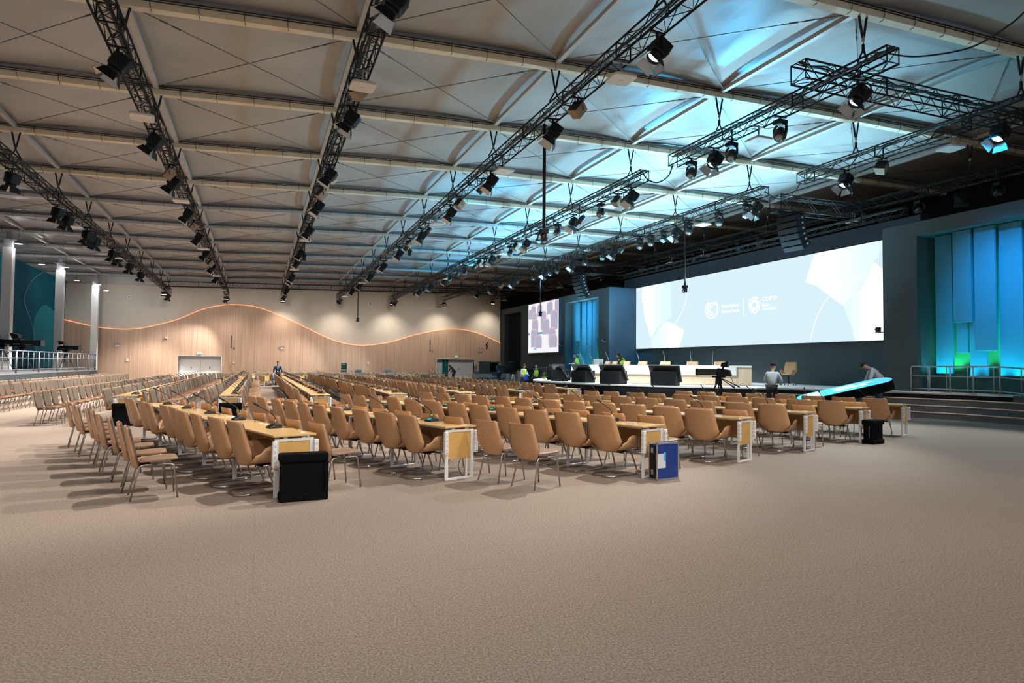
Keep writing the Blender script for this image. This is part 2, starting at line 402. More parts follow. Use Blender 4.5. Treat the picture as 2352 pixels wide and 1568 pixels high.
# left wall and mural
o = MB().box(-16.5, -16.2, 18, 69.8, 0, 8.75).build('wall_left', m_tealwall); struct(o, 'dark teal side wall behind the camera riser', 'wall')
leaf = smooth([(69.4, 4.9, 0), (64, 6.1, 0), (61.2, 5.2, 0), (60.6, 3.6, 0), (61.5, 1.6, 0), (63, .02, 0), (69.4, .02, 0)], 6)
MYZ = Matrix(((0, 0, 1, 0), (1, 0, 0, 0), (0, 1, 0, 0), (0, 0, 0, 1)))      # (y,z,d) -> (d,y,z)
o = MB().prism([(p.x, p.y) for p in leaf], -16.2, -16.17, 0, MYZ).build('trim_2', m_tealwall2); struct(o, 'lighter teal leaf shape on the dark teal wall', 'wall mural')
m_line = mat('pale_mural_line', (.5, .6, .6), .5)
o = MB().tube(smooth([(-16.15, 62.6, 8.7), (-16.15, 60.0, 7.7), (-16.15, 58.3, 6.1), (-16.15, 60.2, 4.4), (-16.15, 61.3, 2.8), (-16.15, 61.6, 1.0)], 6), .015, 5).build('trim_3', m_line); struct(o, 'thin pale curved line across the teal wall', 'wall mural')
# columns of the tent on the riser side
for n, y in enumerate((45.9, 55.9, 66.0)):
    x = -13.55 + .18 * n; t = thing('support_column', 'square white roof column on the riser side, %s from the camera' % nth(n + 1), 'column', (x, y, 0), 0, 'white columns along the riser side'); t['kind'] = 'structure'
    z0 = 1.0 if n == 0 else 0
    MB().box(-.25, .25, -.25, .25, z0, 8.1).build('shaft', m_wht, t, bevel=.02)
    MB().box(-.2, .2, -.2, .2, 8.1, 8.55).box(-.3, .3, -.3, .3, 8.55, 8.6).box(-.12, .12, -.12, .12, 8.6, 9.02).build('head', m_gray, t)
    MB().box(-.27, .27, -.27, .27, z0, z0 + .25).build('base', m_wht, t, bevel=.02)

# ------------------------------------------------------------------ stage side walls
W1 = 21.0
yz('wall_stage_far', [(W1, W1 + .9, 56.8, 57.8, 0, 6.65), (W1, W1 + .9, 44.0, 52.8, 0, 6.65), (W1, W1 + .9, 52.8, 56.8, 6.16, 6.65), (W1, W1 + .9, 38.9, 44.0, 6.14, 6.65), (W1 + 1.3, W1 + 1.5, 38.9, 44.0, 0, 6.14), (W1 + .9, W1 + 1.3, 43.9, 44.0, 0, 6.6), (W1 + .9, W1 + 1.3, 38.9, 44.0, 6.14, 6.3), (W1, 24.0, 37.5, 38.9, 0, 6.65)], m_wallgray, 'dark grey stage wall on the far side of the big screen')
yz('wall_stage_near', [(W1, 24.0, 16.17, 17.5, 0, 6.6), (W1, W1 + .9, 4, 16.17, 6.12, 6.6), (W1 + 1.3, W1 + 1.5, 4, 16.17, 0, 6.12), (W1 + .9, W1 + 1.3, 4, 16.17, 6.12, 6.3)], m_wallgray, 'grey stage wall and pier on the near side of the big screen')
m_plinth = mat('plinth_dark_green', (.03, .055, .045), .7)
yz('trim_4', [(W1 + .75, W1 + .9, 38.9, 44.0, 0, 1.38)], m_plinth, 'low dark plinth under the far slats', 'plinth')
yz('trim_5', [(W1 + .75, W1 + .9, 4, 16.17, 0, 1.36)], m_plinth, 'low dark plinth under the near slats', 'plinth')
yz('trim_6', [(W1 + 1.28, W1 + 1.3, 38.95, 43.9, 1.0, 6.1)], m_slatback, 'pale backing behind the far slats', 'backing')
yz('trim_7', [(W1 + 1.28, W1 + 1.3, 4, 16.12, 1.0, 6.1)], m_slatback, 'pale backing behind the near slats', 'backing')
yz('wall_stage_back', [(23.15, 23.4, 17.5, 37.5, 0, 6.7)], m_wallgray, 'grey wall under and behind the big screen')
yz('wall_stage_header', [(22.95, 23.4, 17.5, 38.9, 6.68, 7.32)], m_header, 'dark navy band above the big screen')
yz('wall_right', [(29.0, 29.3, -2, 70, 0, 9.9)], m_blackdrape, 'black drape closing the tent behind the stage wall')
d = MB().box(21.45, 22.2, 37.47, 37.5, .82, 2.68).build('door_3', m_wallgray, bevel=.008); struct(d, 'flush door in the blue lit side return by the big screen', 'door')
mb = MB()
cur = []
for i in range(81):
    y = 52.85 + 3.9 * i / 80; cur.append((W1 + .4 + .07 * sin(i * 1.1), y))
mb.prism(cur + [(W1 + .55, 56.75), (W1 + .55, 52.85)], .0, 6.16)
tag(mb.build('stage_curtain', m_blackdrape), 'tall black pleated curtain in the opening of the dark stage wall', 'curtain')

# slat panels: (y_top, y_bottom, z0, x_front)
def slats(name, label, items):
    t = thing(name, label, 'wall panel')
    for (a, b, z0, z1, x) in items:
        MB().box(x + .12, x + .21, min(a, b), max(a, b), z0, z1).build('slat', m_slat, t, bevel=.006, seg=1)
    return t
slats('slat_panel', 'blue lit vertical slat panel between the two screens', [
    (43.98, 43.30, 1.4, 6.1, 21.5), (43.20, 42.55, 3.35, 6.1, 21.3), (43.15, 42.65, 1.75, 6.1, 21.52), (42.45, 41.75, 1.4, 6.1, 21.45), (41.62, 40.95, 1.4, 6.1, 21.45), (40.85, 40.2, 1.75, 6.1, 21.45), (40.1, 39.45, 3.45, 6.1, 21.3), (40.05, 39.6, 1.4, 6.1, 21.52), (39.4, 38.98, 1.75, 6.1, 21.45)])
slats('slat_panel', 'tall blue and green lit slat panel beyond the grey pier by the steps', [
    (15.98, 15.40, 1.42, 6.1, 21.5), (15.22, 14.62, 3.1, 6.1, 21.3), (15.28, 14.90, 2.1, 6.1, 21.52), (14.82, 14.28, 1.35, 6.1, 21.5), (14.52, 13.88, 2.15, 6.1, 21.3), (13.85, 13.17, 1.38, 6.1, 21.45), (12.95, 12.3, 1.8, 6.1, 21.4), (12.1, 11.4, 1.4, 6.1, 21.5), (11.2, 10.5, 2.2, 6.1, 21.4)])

# ------------------------------------------------------------------ screens
def emis(name, c, s=1., c2=None, axis=1, a=0, b=1):
    m = D.materials.new(name); m.use_nodes = True; nt = m.node_tree; N = nt.nodes; N.remove(N['Principled BSDF'])
    e = N.new('ShaderNodeEmission'); e.inputs['Color'].default_value = (*c, 1); e.inputs['Strength'].default_value = s
    if c2:
        g = N.new('ShaderNodeTexCoord'); sp = N.new('ShaderNodeSeparateXYZ'); nt.links.new(g.outputs['Object'], sp.inputs[0])
        mr = N.new('ShaderNodeMapRange'); mr.interpolation_type = 'SMOOTHSTEP'; mr.inputs['From Min'].default_value = a; mr.inputs['From Max'].default_value = b
        nt.links.new(sp.outputs[axis], mr.inputs['Value']); mx = N.new('ShaderNodeMix'); mx.data_type = 'RGBA'
        mx.inputs['A'].default_value = (*c, 1); mx.inputs['B'].default_value = (*c2, 1); nt.links.new(mr.outputs[0], mx.inputs['Factor']); nt.links.new(mx.outputs['Result'], e.inputs['Color'])
    nt.links.new(e.outputs[0], N['Material Output'].inputs[0])
    return m
SB = (.72, .91, .985); SW = (1, 1, 1)
ES = .98
m_scr = emis('screen_sky', SB, ES); m_scrw = emis('screen_white', SW, ES * 1.25)
XS = 23.0
scr = thing('led_screen', 'huge wide white and pale blue screen behind the podium', 'screen', (XS, 0, 0))
MB().box(.0, .12, 17.5, 37.5, 2.66, 6.66).build('cabinet', m_header, scr)
MB().add([(-.004, 17.52, 2.68), (-.004, 37.48, 2.68), (-.004, 37.48, 6.64), (-.004, 17.52, 6.64)], [(0, 3, 2, 1)]).build('picture', m_scr, scr)
def art(name, poly, m, d=-.012):
    mb = MB(); mb.add([(d, y, z) for y, z in poly], [list(range(len(poly)))]); return mb.build(name, m, scr)
art('artwork_white_leaf', [(36.81, 6.64), (36.76, 5.82), (36.53, 4.91), (36.15, 4.01), (35.73, 3.33), (35.15, 3.82), (34.59, 4.11), (34.04, 4.31), (33.5, 4.5), (33.6, 5.57), (33.6, 6.64)], emis('leaf_fade', SB, ES * 1.1, SW, 1, 33.9, 36.7))
art('artwork_white_leaf', [(35.67, 3.23), (34.96, 3.85), (34.04, 4.31), (33.15, 4.03), (32.25, 3.67), (32.47, 3.16), (32.73, 2.68), (35.57, 2.68)], emis('leaf_fade_low', SW, ES * 1.15, SB, 1, 32.4, 35.4))
art('artwork_white_leaf', [(22.56, 6.64), (22.83, 6.13), (23.12, 5.41), (22.51, 5.2), (21.79, 4.67), (21.08, 4.19), (20.47, 4.62), (20.07, 5.05), (19.79, 5.39), (19.58, 5.83), (19.12, 6.26), (17.53, 6.64)], emis('leaf_fade_right', SB, ES * 1.15, SW, 1, 19.2, 22.9))
art('artwork_white_leaf', [(19.56, 5.83), (19.8, 5.35), (20.13, 4.92), (20.64, 4.47), (21.06, 4.19), (20.82, 3.69), (20.6, 3.15), (20.49, 2.68), (17.53, 2.68), (17.53, 5.2), (18.4, 5.45), (19.11, 5.47)], emis('leaf_fade_edge', SW, ES * 1.15, SB, 1, 19.3, 21.0), -.018)
def line_strip(pts, w):
    pts = smooth([(0, y, z) for y, z in pts], 8); mb = MB(); L_ = []; R_ = []
    for i, p in enumerate(pts):
        t = (pts[min(i + 1, len(pts) - 1)] - pts[max(i - 1, 0)]).normalized(); q = Vector((0, -t.z, t.y)) * w
        L_.append((-.024, p.y + q.y, p.z + q.z)); R_.append((-.024, p.y - q.y, p.z - q.z))
    k = len(pts); mb.add(L_ + R_, [(i, i + 1, k + i + 1, k + i) for i in range(k - 1)]); return mb.build('artwork_line', m_scrw, scr)
line_strip([(31.75, 6.62), (31.86, 6.05), (32.19, 5.15), (32.64, 4.51), (33.1, 4.1), (34.1, 3.7), (35.22, 3.22)], .018)
line_strip([(22.85, 2.71), (22.69, 3.3), (22.33, 4.04), (21.79, 4.66), (21.1, 5.07), (20.4, 5.25), (19.93, 5.28)], .018)
MT = Matrix(((0, 0, -1, 0), (-1, 0, 0, 0), (0, 1, 0, 0), (0, 0, 0, 1)))     # text plane facing -X
def text(body, w, h, loc, m, parent, Mr=MT, bold=.012, name='lettering'):
    c = D.curves.new('t', 'FONT'); c.body = body; c.size = 1; c.offset = bold; c.fill_mode = 'FRONT'
    t = D.objects.new('t', c); COL.objects.link(t); bpy.context.view_layer.update()
    me = D.meshes.new_from_object(t.evaluated_get(bpy.context.evaluated_depsgraph_get())); D.objects.remove(t); D.curves.remove(c)
    xs = [v.co.x for v in me.vertices]; ys = [v.co.y for v in me.vertices]
    x0, x1, y0, y1 = min(xs), max(xs), min(ys), max(ys)
    for v in me.vertices: v.co = Mr.to_3x3() @ Vector(((v.co.x - x0) / (x1 - x0) * w, (v.co.y - y0) / (y1 - y0) * h, 0)) + Vector(loc)
    me.materials.clear(); me.materials.append(m); me.name = name
    o = D.objects.new(name, me); COL.objects.link(o); o.parent = parent; return o
text('United Nations', 1.40, .17, (-.026, 28.93, 4.69), m_scrw, scr)
text('Climate Change', 1.40, .20, (-.026, 28.93, 4.37), m_scrw, scr)
text('COP29', .98, .20, (-.026, 25.86, 4.79), m_scrw, scr, bold=.015)
text('Baku', .47, .155, (-.026, 25.86, 4.53), m_scrw, scr)
text('Azerbaijan', .97, .185, (-.026, 25.86, 4.30), m_scrw, scr)
MB().box(-.03, -.02, 27.15, 27.195, 4.2, 5.09).build('divider_bar', m_scrw, scr)
def arc_strip(cy, cz, r0, r1, a0, a1, n=28, mb=None, sz=1.0):
    mb = mb or MB(); vs = []
    for i in range(n + 1):
        a = R(a0 + (a1 - a0) * i / n)
        for r in (r0, r1): vs.append((-.026, cy - r * cos(a), cz + sz * r * sin(a)))
    mb.add(vs, [(2 * i, 2 * i + 1, 2 * i + 3, 2 * i + 2) for i in range(n)]); return mb
mb = arc_strip(29.74, 4.69, .30, .37, 40, 320); arc_strip(29.74, 4.69, .15, .22, 50, 310, mb=mb)
arc_strip(29.74, 4.66, .46, .56, 115, 265, mb=mb, sz=.9); arc_strip(29.74, 4.66, .46, .56, -85, 65, mb=mb, sz=.9)
mb.build('emblem', m_scrw, scr)
mb = MB()
for k in range(8):
    a = 2 * PI * k / 8 + .2; arc_strip(26.42 - .29 * cos(a), 4.65 + .31 * sin(a), .075, .135, 0, 360, 16, mb)
arc_strip(26.42, 4.65, .17, .25, 0, 360, 24, mb)
for k in range(8):
    a = 2 * PI * k / 8; b = a + PI / 8
    mb.add([(-.025, 26.42 - .20 * cos(a), 4.65 + .20 * sin(a)), (-.025, 26.42 - .13 * cos(b), 4.65 + .13 * sin(b)), (-.025, 26.42 - .20 * cos(a + PI / 4), 4.65 + .20 * sin(a + PI / 4)), (-.025, 26.42 - .36 * cos(b), 4.65 + .36 * sin(b))], [(0, 1, 2, 3)])
mb.build('rosette_emblem', m_scrw, scr)

# side screen with the live picture of empty seats
X2 = 20.72
s2 = thing('side_screen', 'smaller side screen showing rows of mauve empty seats', 'screen', (X2, 0, 0))
MB().box(.0, .28, 44.45, 50.55, 2.45, 6.58).build('cabinet', m_header, s2)
m_s2 = emis('feed_white', (.93, .92, .98), 1.0); m_s2a = emis('feed_mauve', (.47, .45, .60), 1.0); m_s2b = emis('feed_peach', (.80, .60, .60), .9); m_s2c = emis('feed_blue', (.15, .42, .62), .8)
MB().add([(-.004, 44.55, 2.55), (-.004, 50.45, 2.55), (-.004, 50.45, 6.5), (-.004, 44.55, 6.5)], [(0, 3, 2, 1)]).build('picture', m_s2, s2)
SEATN = [0]
def seat2d(cx, z0, w, h):
    SEATN[0] += .003
    """rounded seat back in the picture: u from left edge (y 50.45) and up"""
    def poly(w_, h_, r, dz):
        out = [(cx - w_ * .46, z0), (cx + w_ * .46, z0)]
        for i in range(7): a = PI / 2 * i / 6; out.append((cx + w_ / 2 - r + r * cos(a), z0 + h_ - r + r * sin(a)))
        for i in range(7): a = PI / 2 + PI / 2 * i / 6; out.append((cx - w_ / 2 + r + r * cos(a), z0 + h_ - r + r * sin(a)))
        return [(y, z) for y, z in out]
    for (ww, hh, m, d, dz) in ((w, h, m_s2b, -.012, 0), (w * .84, h * .93, m_s2a, -.018, 0)):
        p = poly(ww, hh, ww * .32, dz); MB().add([(d * .25 - SEATN[0], y, z) for y, z in p], [list(range(len(p)))]).build('picture_seat', m, s2)
for u, z0, w, h in ((1.1, 5.35, .95, 1.0), (2.35, 5.4, 1.05, .95), (4.3, 5.45, 1.15, .98), (5.55, 5.4, .65, 1.1), (.45, 5.3, .75, .8), (1.35, 4.25, 1.0, 1.55), (3.15, 4.3, 1.1, 1.5), (5.15, 4.25, 1.35, 1.5), (1.5, 3.95, 1.35, 1.3), (3.65, 3.95, 1.35, 1.2), (1.25, 3.0, 1.25, 1.5), (4.8, 2.98, 1.4, 1.45), (2.2, 2.92, 1.45, 1.05), (5.0, 2.92, 1.6, 1.0)):
    seat2d(50.45 - u, z0, w, h)
for (y0, y1, z0, z1, m) in ((50.0, 50.4, 4.0, 4.18, m_s2c), (47.3, 48.4, 4.0, 4.16, m_s2c), (48.6, 49.1, 2.83, 2.9, m_s2c), (49.3, 50.2, 2.68, 2.78, m_scrw)):
    MB().add([(-.07, y0, z0), (-.07, y1, z0), (-.07, y1, z1), (-.07, y0, z1)], [(0, 3, 2, 1)]).build('picture_band', m, s2)

# ------------------------------------------------------------------ stage
CX, CY, SH = 23.0, 29.0, .8
def pol(r, deg): return (CX + r * cos(R(deg)), CY + r * sin(R(deg)))
arc = [pol(10.0, a) for a in range(238, 119, -3)]
edge = [(17.75, 20.3), (20.2, 16.6), (21.0, 14.2), (21.08, 13.2)]
deckpoly = edge[::-1] + arc + [(18.4, 38.6), (20.0, 40.4), (W1 + .68, 40.4), (W1 + .68, 38.9), (23.1, 37.5), (23.1, 17.5), (W1 + .68, 16.2), (W1 + .68, 13.2)]
o = MB().prism(deckpoly, SH - .06, SH).build('stage_deck', m_deck); struct(o, 'white raised stage floor with a curved front edge', 'stage')
ins = [(x + .03 * (1 if x < CX else -1), y) for x, y in deckpoly]
o = MB().prism(ins, 0, SH - .06).build('stage_base', m_fascia); struct(o, 'black curved front face of the stage', 'stage')
def offs(poly, d):
    out = []
    for i, p in enumerate(poly):
        a = Vector(poly[max(i - 1, 0)]); b = Vector(poly[min(i + 1, len(poly) - 1)]); t = (b - a).normalized(); out.append((p[0] + t.y * d, p[1] - t.x * d))
    return out
e2 = [(17.75, 20.3), (20.2, 16.6), (21.0, 14.2), (21.2, 9.0)]
for k in (3, 2, 1):
    zt = .2 * k - .0; d = .28 * (4 - k)
    front = offs(e2, d); front[0] = (front[0][0] + .02, front[0][1])
    sgn = front
    o = MB().prism(e2 + front[::-1], 0 if k == 1 else .2 * (k - 1), zt - .02).build('stage_step', m_stepgray); struct(o, 'grey carpeted stage step, %s up from the floor' % nth(k), 'step')
    mb = MB().tube([(x, y, zt - .012) for x, y in front], .024, 6); mb.build('nosing', m_copper, o)
MB().tube([(x, y, .78) for x, y in edge[:3]], .02, 6).build('nosing', m_copper, D.objects['stage_deck'])
o = MB().add([(21.08, 13.2, .78), (21.68, 13.2, .78), (21.68, 8, .3), (21.2, 8, .3), (21.08, 13.2, .0), (21.68, 13.2, 0), (21.68, 8, 0), (21.2, 8, 0)], [(0, 1, 2, 3), (4, 7, 6, 5), (0, 3, 7, 4), (1, 5, 6, 2), (0, 4, 5, 1), (3, 2, 6, 7)]).build('access_ramp', m_stepgray); struct(o, 'dark access ramp along the lit slat wall', 'ramp')
o = MB().add([(19.4, 40.4, .78), (21.6, 40.4, .78), (21.0, 50, .1), (19.2, 50, .1), (19.4, 40.4, 0), (21.6, 40.4, 0), (21.0, 50, 0), (19.2, 50, 0)], [(0, 3, 2, 1), (4, 5, 6, 7), (0, 4, 7, 3), (1, 2, 6, 5), (0, 1, 5, 4), (3, 7, 6, 2)]).build('access_ramp', m_fascia); struct(o, 'dark access ramp below the side screen', 'ramp')
def rail(name, label, pts, top=.85, r=.021, m=m_gray, mids=(.5,), group=None):
    """pts: post base points"""
    t = thing(name, label, 'railing', (0, 0, 0), 0, group)
    P = [Vector(p) for p in pts]
    MB().tube(fillet([P[0]] + [p + Vector((0, 0, top)) for p in P] + [P[-1]], .1), r, 8).build('top_rail', m, t)
    for q in mids: MB().tube([p + Vector((0, 0, top * q)) for p in P], r * .8, 6).build('mid_rail', m, t)
    for p in P[1:-1]: MB().bar(p, p + Vector((0, 0, top)), r * .9, 8).build('post', m, t)
    for p in P: MB().box(p.x - .05, p.x + .05, p.y - .05, p.y + .05, p.z - .0, p.z + .012).build('base_plate', m, t)
    return t
rz = lambda y: .8 if y > 13.2 else .78 - (13.2 - y) * .092
rail('handrail', 'grey handrail on the stage ramp, the run nearer the steps', [(20.98, y, rz(y)) for y in (16.42, 15.75, 15.05, 14.3, 13.5, 12.7, 11.9)], .85, .026, mids=(.62, .12))
rail('handrail', 'grey handrail on the stage ramp, the run along the lit slats', [(21.16, y, rz(y)) for y in (17.0 * .98, 15.95, 15.3, 14.6, 13.8, 13.0, 12.2)], .85, .022, mids=(.62, .12))
rail('handrail', 'grey handrail in front of the slats between the screens', [(18.9, 38.2, .8), (19.6, 39.3, .8), (20.1, 40.4, .79)], .9)
rail('handrail', 'grey ramp handrail under the side screen', [(19.5, 41 + 1.5 * k, .74 - .105 * k) for k in range(7)], .9)

# podium
m_podium = mat('pale_wood_podium', (.64, .50, .34), .5, grain=(4, .12, (14, 14, .6)))
m_podtop = mat('white_podium_top', (.78, .78, .77), .4)
pod = thing('podium_desk', 'long curved podium desk with pale wood slats and white front', 'desk', (0, 0, SH))
def ringpoly(r0, r1, a0, a1, st=3):
    n = max(int(abs(a1 - a0) / st), 1)
    return [pol(r0, a0 + (a1 - a0) * i / n) for i in range(n + 1)] + [pol(r1, a1 + (a0 - a1) * i / n) for i in range(n + 1)]
MB().prism(ringpoly(7.85, 7.75, 121, 240.5), 0.02, .76).build('front_panel', m_podium, pod)
for a in (121, 240.5):
    c0 = Vector((*pol(7.85, a), 0)); c1 = Vector((*pol(6.9, a), 0)); t = Vector((-sin(R(a)), cos(R(a)), 0)) * (.04 if a < 180 else -.04)
    mb = MB(); mb.add([c0, c1, c1 + t, c0 + t] + [p + Vector((0, 0, .76)) for p in (c0, c1, c1 + t, c0 + t)], [(0, 1, 2, 3), (4, 7, 6, 5), (0, 4, 5, 1), (1, 5, 6, 2), (2, 6, 7, 3), (3, 7, 4, 0)]); mb.build('end_panel', m_podium, pod)
MB().prism(ringpoly(7.90, 6.9, 121, 240.5), .76, .80).build('desk_top', m_podtop, pod)
MB().prism(ringpoly(7.93, 7.86, 125, 236), .42, .755).build('white_front_band', m_podtop, pod)
MB().prism(ringpoly(7.90, 7.82, 121, 240.5), .80, .83).build('front_lip', m_podtop, pod)
o = thing('white_laptop', 'white box and sheet on the far end of the podium', 'box', (*pol(7.3, 124), SH + .8), R(124))
MB().box(-.2, .2, -.25, .25, 0, .36).build('case', m_wplast, o, bevel=.01); MB().box(-.35, .1, .25, .9, 0, .02).build('sheet', m_wplast, o)

# gooseneck of the podium
m_stick = mat('light_steel_stem', (.35, .45, .48), .3, .8)
def podmic():
    t = thing('podium_microphone', 'x', 'microphone')
    MB().lathe([(.05, 0), (.05, .02), (.02, .035)], 12).build('base', m_stick, t)
    MB().tube([(0, 0, .03), (.01, 0, .2), (.1, 0, .42), (.22, 0, .62)], .009, 6).build('stem', m_stick, t)
    MB().tube([(.22, 0, .62), (.25, 0, .68)], .016, 8).build('head', m_black, t); return t
pm = Proto(podmic())
for i, a in enumerate((128, 143, 156, 164, 176, 188, 203, 213, 222, 229)):
    pm.put((*pol(7.4, a), SH + .8), R(a) , 'thin steel podium microphone, %s from the grey steps side' % nth(10 - i), 'podium microphones')

# executive chairs
ROWV = [0, .03, .08, .19, .30, .36, .55, .78, .93, .975, 1.0]
WB = [(0, .160), (.03, .180), (.08, .196), (.30, .266), (.36, .266), (.93, .232), (.975, .223), (1.0, .202)]
def backP(H0, H1, W, x0, tilt, curve):
    def P(u, v):
        q = v * (len(ROWV) - 1); k = min(int(q), len(ROWV) - 2); v = ROWV[k] + (ROWV[k + 1] - ROWV[k]) * (q - k)
        w = W[-1][1]
        for (va, wa), (vb, wb) in zip(W, W[1:]):
            if va <= v <= vb: t = (v - va) / (vb - va); w = wa + (wb - wa) * t; break
        return Vector((x0 - tilt * v + curve * abs(u) ** 2.4 * (1 - .5 * v) + .012 * (1 - v) ** 4, u * w, H0 + (H1 - H0) * v))
    return P
def exec_chair():
    t = thing('executive_chair', 'x', 'chair')
    P = backP(.44, 1.0, [(a, b * 1.05) for a, b in WB], -.22, .13, .10)
    MB().shell(P, 8, 10, -.016).build('backrest', [m_tanl], t)
    MB().shell(lambda u, v: P(u * .93, .05 + .91 * v) + Vector((.018, 0, 0)), 8, 8, .03).build('back_cushion', [m_tanl2], t)
    MB().shell(seatP(.44), 12, 8, -.014).build('seat_shell', [m_tanl], t)
    MB().box(-.2, .26, -.2, .2, .455, .50).build('seat_cushion', m_tanl2, t, bevel=.02)
    MB().lathe([(.13, .40), (.13, .43), (.03, .40), (.03, .12), (.05, .10), (.05, .07)], 12).build('column', m_black, t)
    mb = MB()
    for k in range(5): a = 2 * PI * k / 5 + .3; mb.tube([(0, 0, .11), (.3 * cos(a), .3 * sin(a), .065)], [.026, .016], 8)
    mb.build('star_base', m_chrome, t)
    for k in range(5):
        a = 2 * PI * k / 5 + .3; MB().ball((.3 * cos(a), .3 * sin(a), .028), .028, n=8).build('caster', m_black, t)
    return t
m_tanl = mat('light_oak_shell', (.46, .27, .125), .45, grain=(5, .1, (3, 3, 40))); m_tanl2 = mat('cream_leather', (.46, .28, .14), .6)
def seatP(z0, L0=-.20, L1=.28, arm=.165, ws=1.0):
    def P(u, v):
        a = abs(u); sg = 1 if u >= 0 else -1
        A = arm * (.30 + .70 * sstep(0, .34, v)) * (1 - .22 * sstep(.85, 1, v)) + .025
        wid = .205 + .02 * sin(PI * min(v * 1.1, 1))
        if a < .62: y = a / .62 * wid; z = z0 + .035 * (a / .62) ** 3
        else:
            t = (a - .62) / .38; y = wid + .052 * sin(t * PI / 2); z = z0 + .035 + A * t
        x = L0 + (L1 - L0) * v - (.03 * (a ** 3) if v > .93 else 0) + .055 * a * a * (1 - v)
        z += .018 * v + .02 * max(0, .12 - v) / .12
        return Vector((x, sg * y * ws, z))
    return P
ec = Proto(exec_chair())
LE = {0: 'spare tan executive chair alone on the stage by the podium end'}
ec.put((21.2, 22.3, SH), R(205), LE[0])
for i, a in enumerate((132, 142, 152, 163, 174, 185, 196, 208, 220, 231)):
    ec.put((*pol(6.35, a), SH), R(a) + (random.random() - .5) * .3, 'tan executive chair behind the podium, %s from the spare chair' % nth(10 - i), 'executive chairs behind the podium')

# confidence monitors along the stage edge
def monitor():
    t = thing('stage_monitor', 'x', 'monitor')
    MB().box(-.12, .45, -.52, .52, 0, .56).build('pedestal', m_fascia, t, bevel=.012)
    MB().box(.20, .30, .522, .526, .36, .40).box(.2, .3, -.526, -.522, .36, .40).build('vent', m_black, t)
    M = Matrix.Translation((.16, 0, .52)) @ Matrix.Rotation(R(-32), 4, 'Y')
    MB().box(-.04, .045, -.64, .64, -.42, .36, 0, M).build('display', m_blackp, t, bevel=.012)
    mb = MB()
    for q in (-.3, 0, .3):
        for e in (-.645, .645): mb.box(-.02, .02, e - .006, e + .006, q - .03, q + .02, 0, M)
    mb.build('bracket', m_gray, t)
    mb = MB(); mb.add([(.05, -.61, -.39), (.05, .61, -.39), (.05, .61, .33), (.05, -.61, .33)], [(0, 1, 2, 3)], 0, False, M); mb.build('glass', m_black, t)
    return t
mo = Proto(monitor())
for i, (a, r) in enumerate(((218.5, 9.75), (203.5, 9.6), (190, 9.3), (173.5, 9.2), (163, 8.6), (154, 9.1))):
    x, y = pol(r, a); mo.put((x, y, SH), R(a) + PI, 'black tilted stage monitor on its pedestal, %s from the stage steps' % nth(i + 1), 'stage edge monitors')

# ------------------------------------------------------------------ chairs
def leg4_proto(lod):
    t = thing('four_leg_chair', 'x', 'chair')
    nu, nv = ((8, 10) if lod == 1 else (4, 6))
    P = backP(.375, .84, WB, -.235, .085, .055)
    MB().shell(P, nu, nv, -.014, 0, rimi=1).build('backrest', [m_oak, m_oakedge], t)
    MB().shell(lambda u, v: P(u * .91, .13 + .83 * v) + Vector((.012, 0, 0)), nu, nv - 2, .016).build('back_cushion', [m_taupe], t)
    def S(u, v):
        wv_ = .195 + .035 * sstep(0, .5, v); a = abs(u)
        return Vector((-.205 + .445 * v - (.05 * a ** 4 if v > .9 else 0) + .04 * a * a * (1 - v), u * wv_, .415 + .02 * v + .02 * a ** 3))
    MB().shell(S, nu, 6 if lod == 1 else 4, -.016, rimi=1).build('seat_shell', [m_oak, m_oakedge], t)
    MB().shell(lambda u, v: S(u * .95, .04 + .95 * v) + Vector((0, 0, .004 + .032 * (1 - abs(u) ** 6) * sstep(0, .1, v))), nu, 6 if lod == 1 else 4, .008).build('seat_cushion', [m_tan], t)
    def leg(sx, sy):
        f = (.235, sy * .20) if sx > 0 else (-.255, sy * .215)
        k = (.19, sy * .178) if sx > 0 else (-.165, sy * .178)
        pts = fillet([(.01, sy * .172, .398), (k[0], k[1], .398), (f[0], f[1], 0)], .045, 3 if lod == 1 else 2)
        return MB().tube(pts, .0105, 8 if lod == 1 else 5)
    if lod == 1:
        for sx in (1, -1):
            for sy in (1, -1): leg(sx, sy).build('leg', [m_steel], t)
        MB().box(-.17, -.05, -.13, .13, .38, .402).build('mounting_plate', [m_black], t)
    else:
        mb = MB()
        for sx in (1, -1):
            for sy in (1, -1): q = leg(sx, sy); mb.add(q.v, q.f, 0, True)
        mb.build('legs_frame', [m_steel], t)
    return t
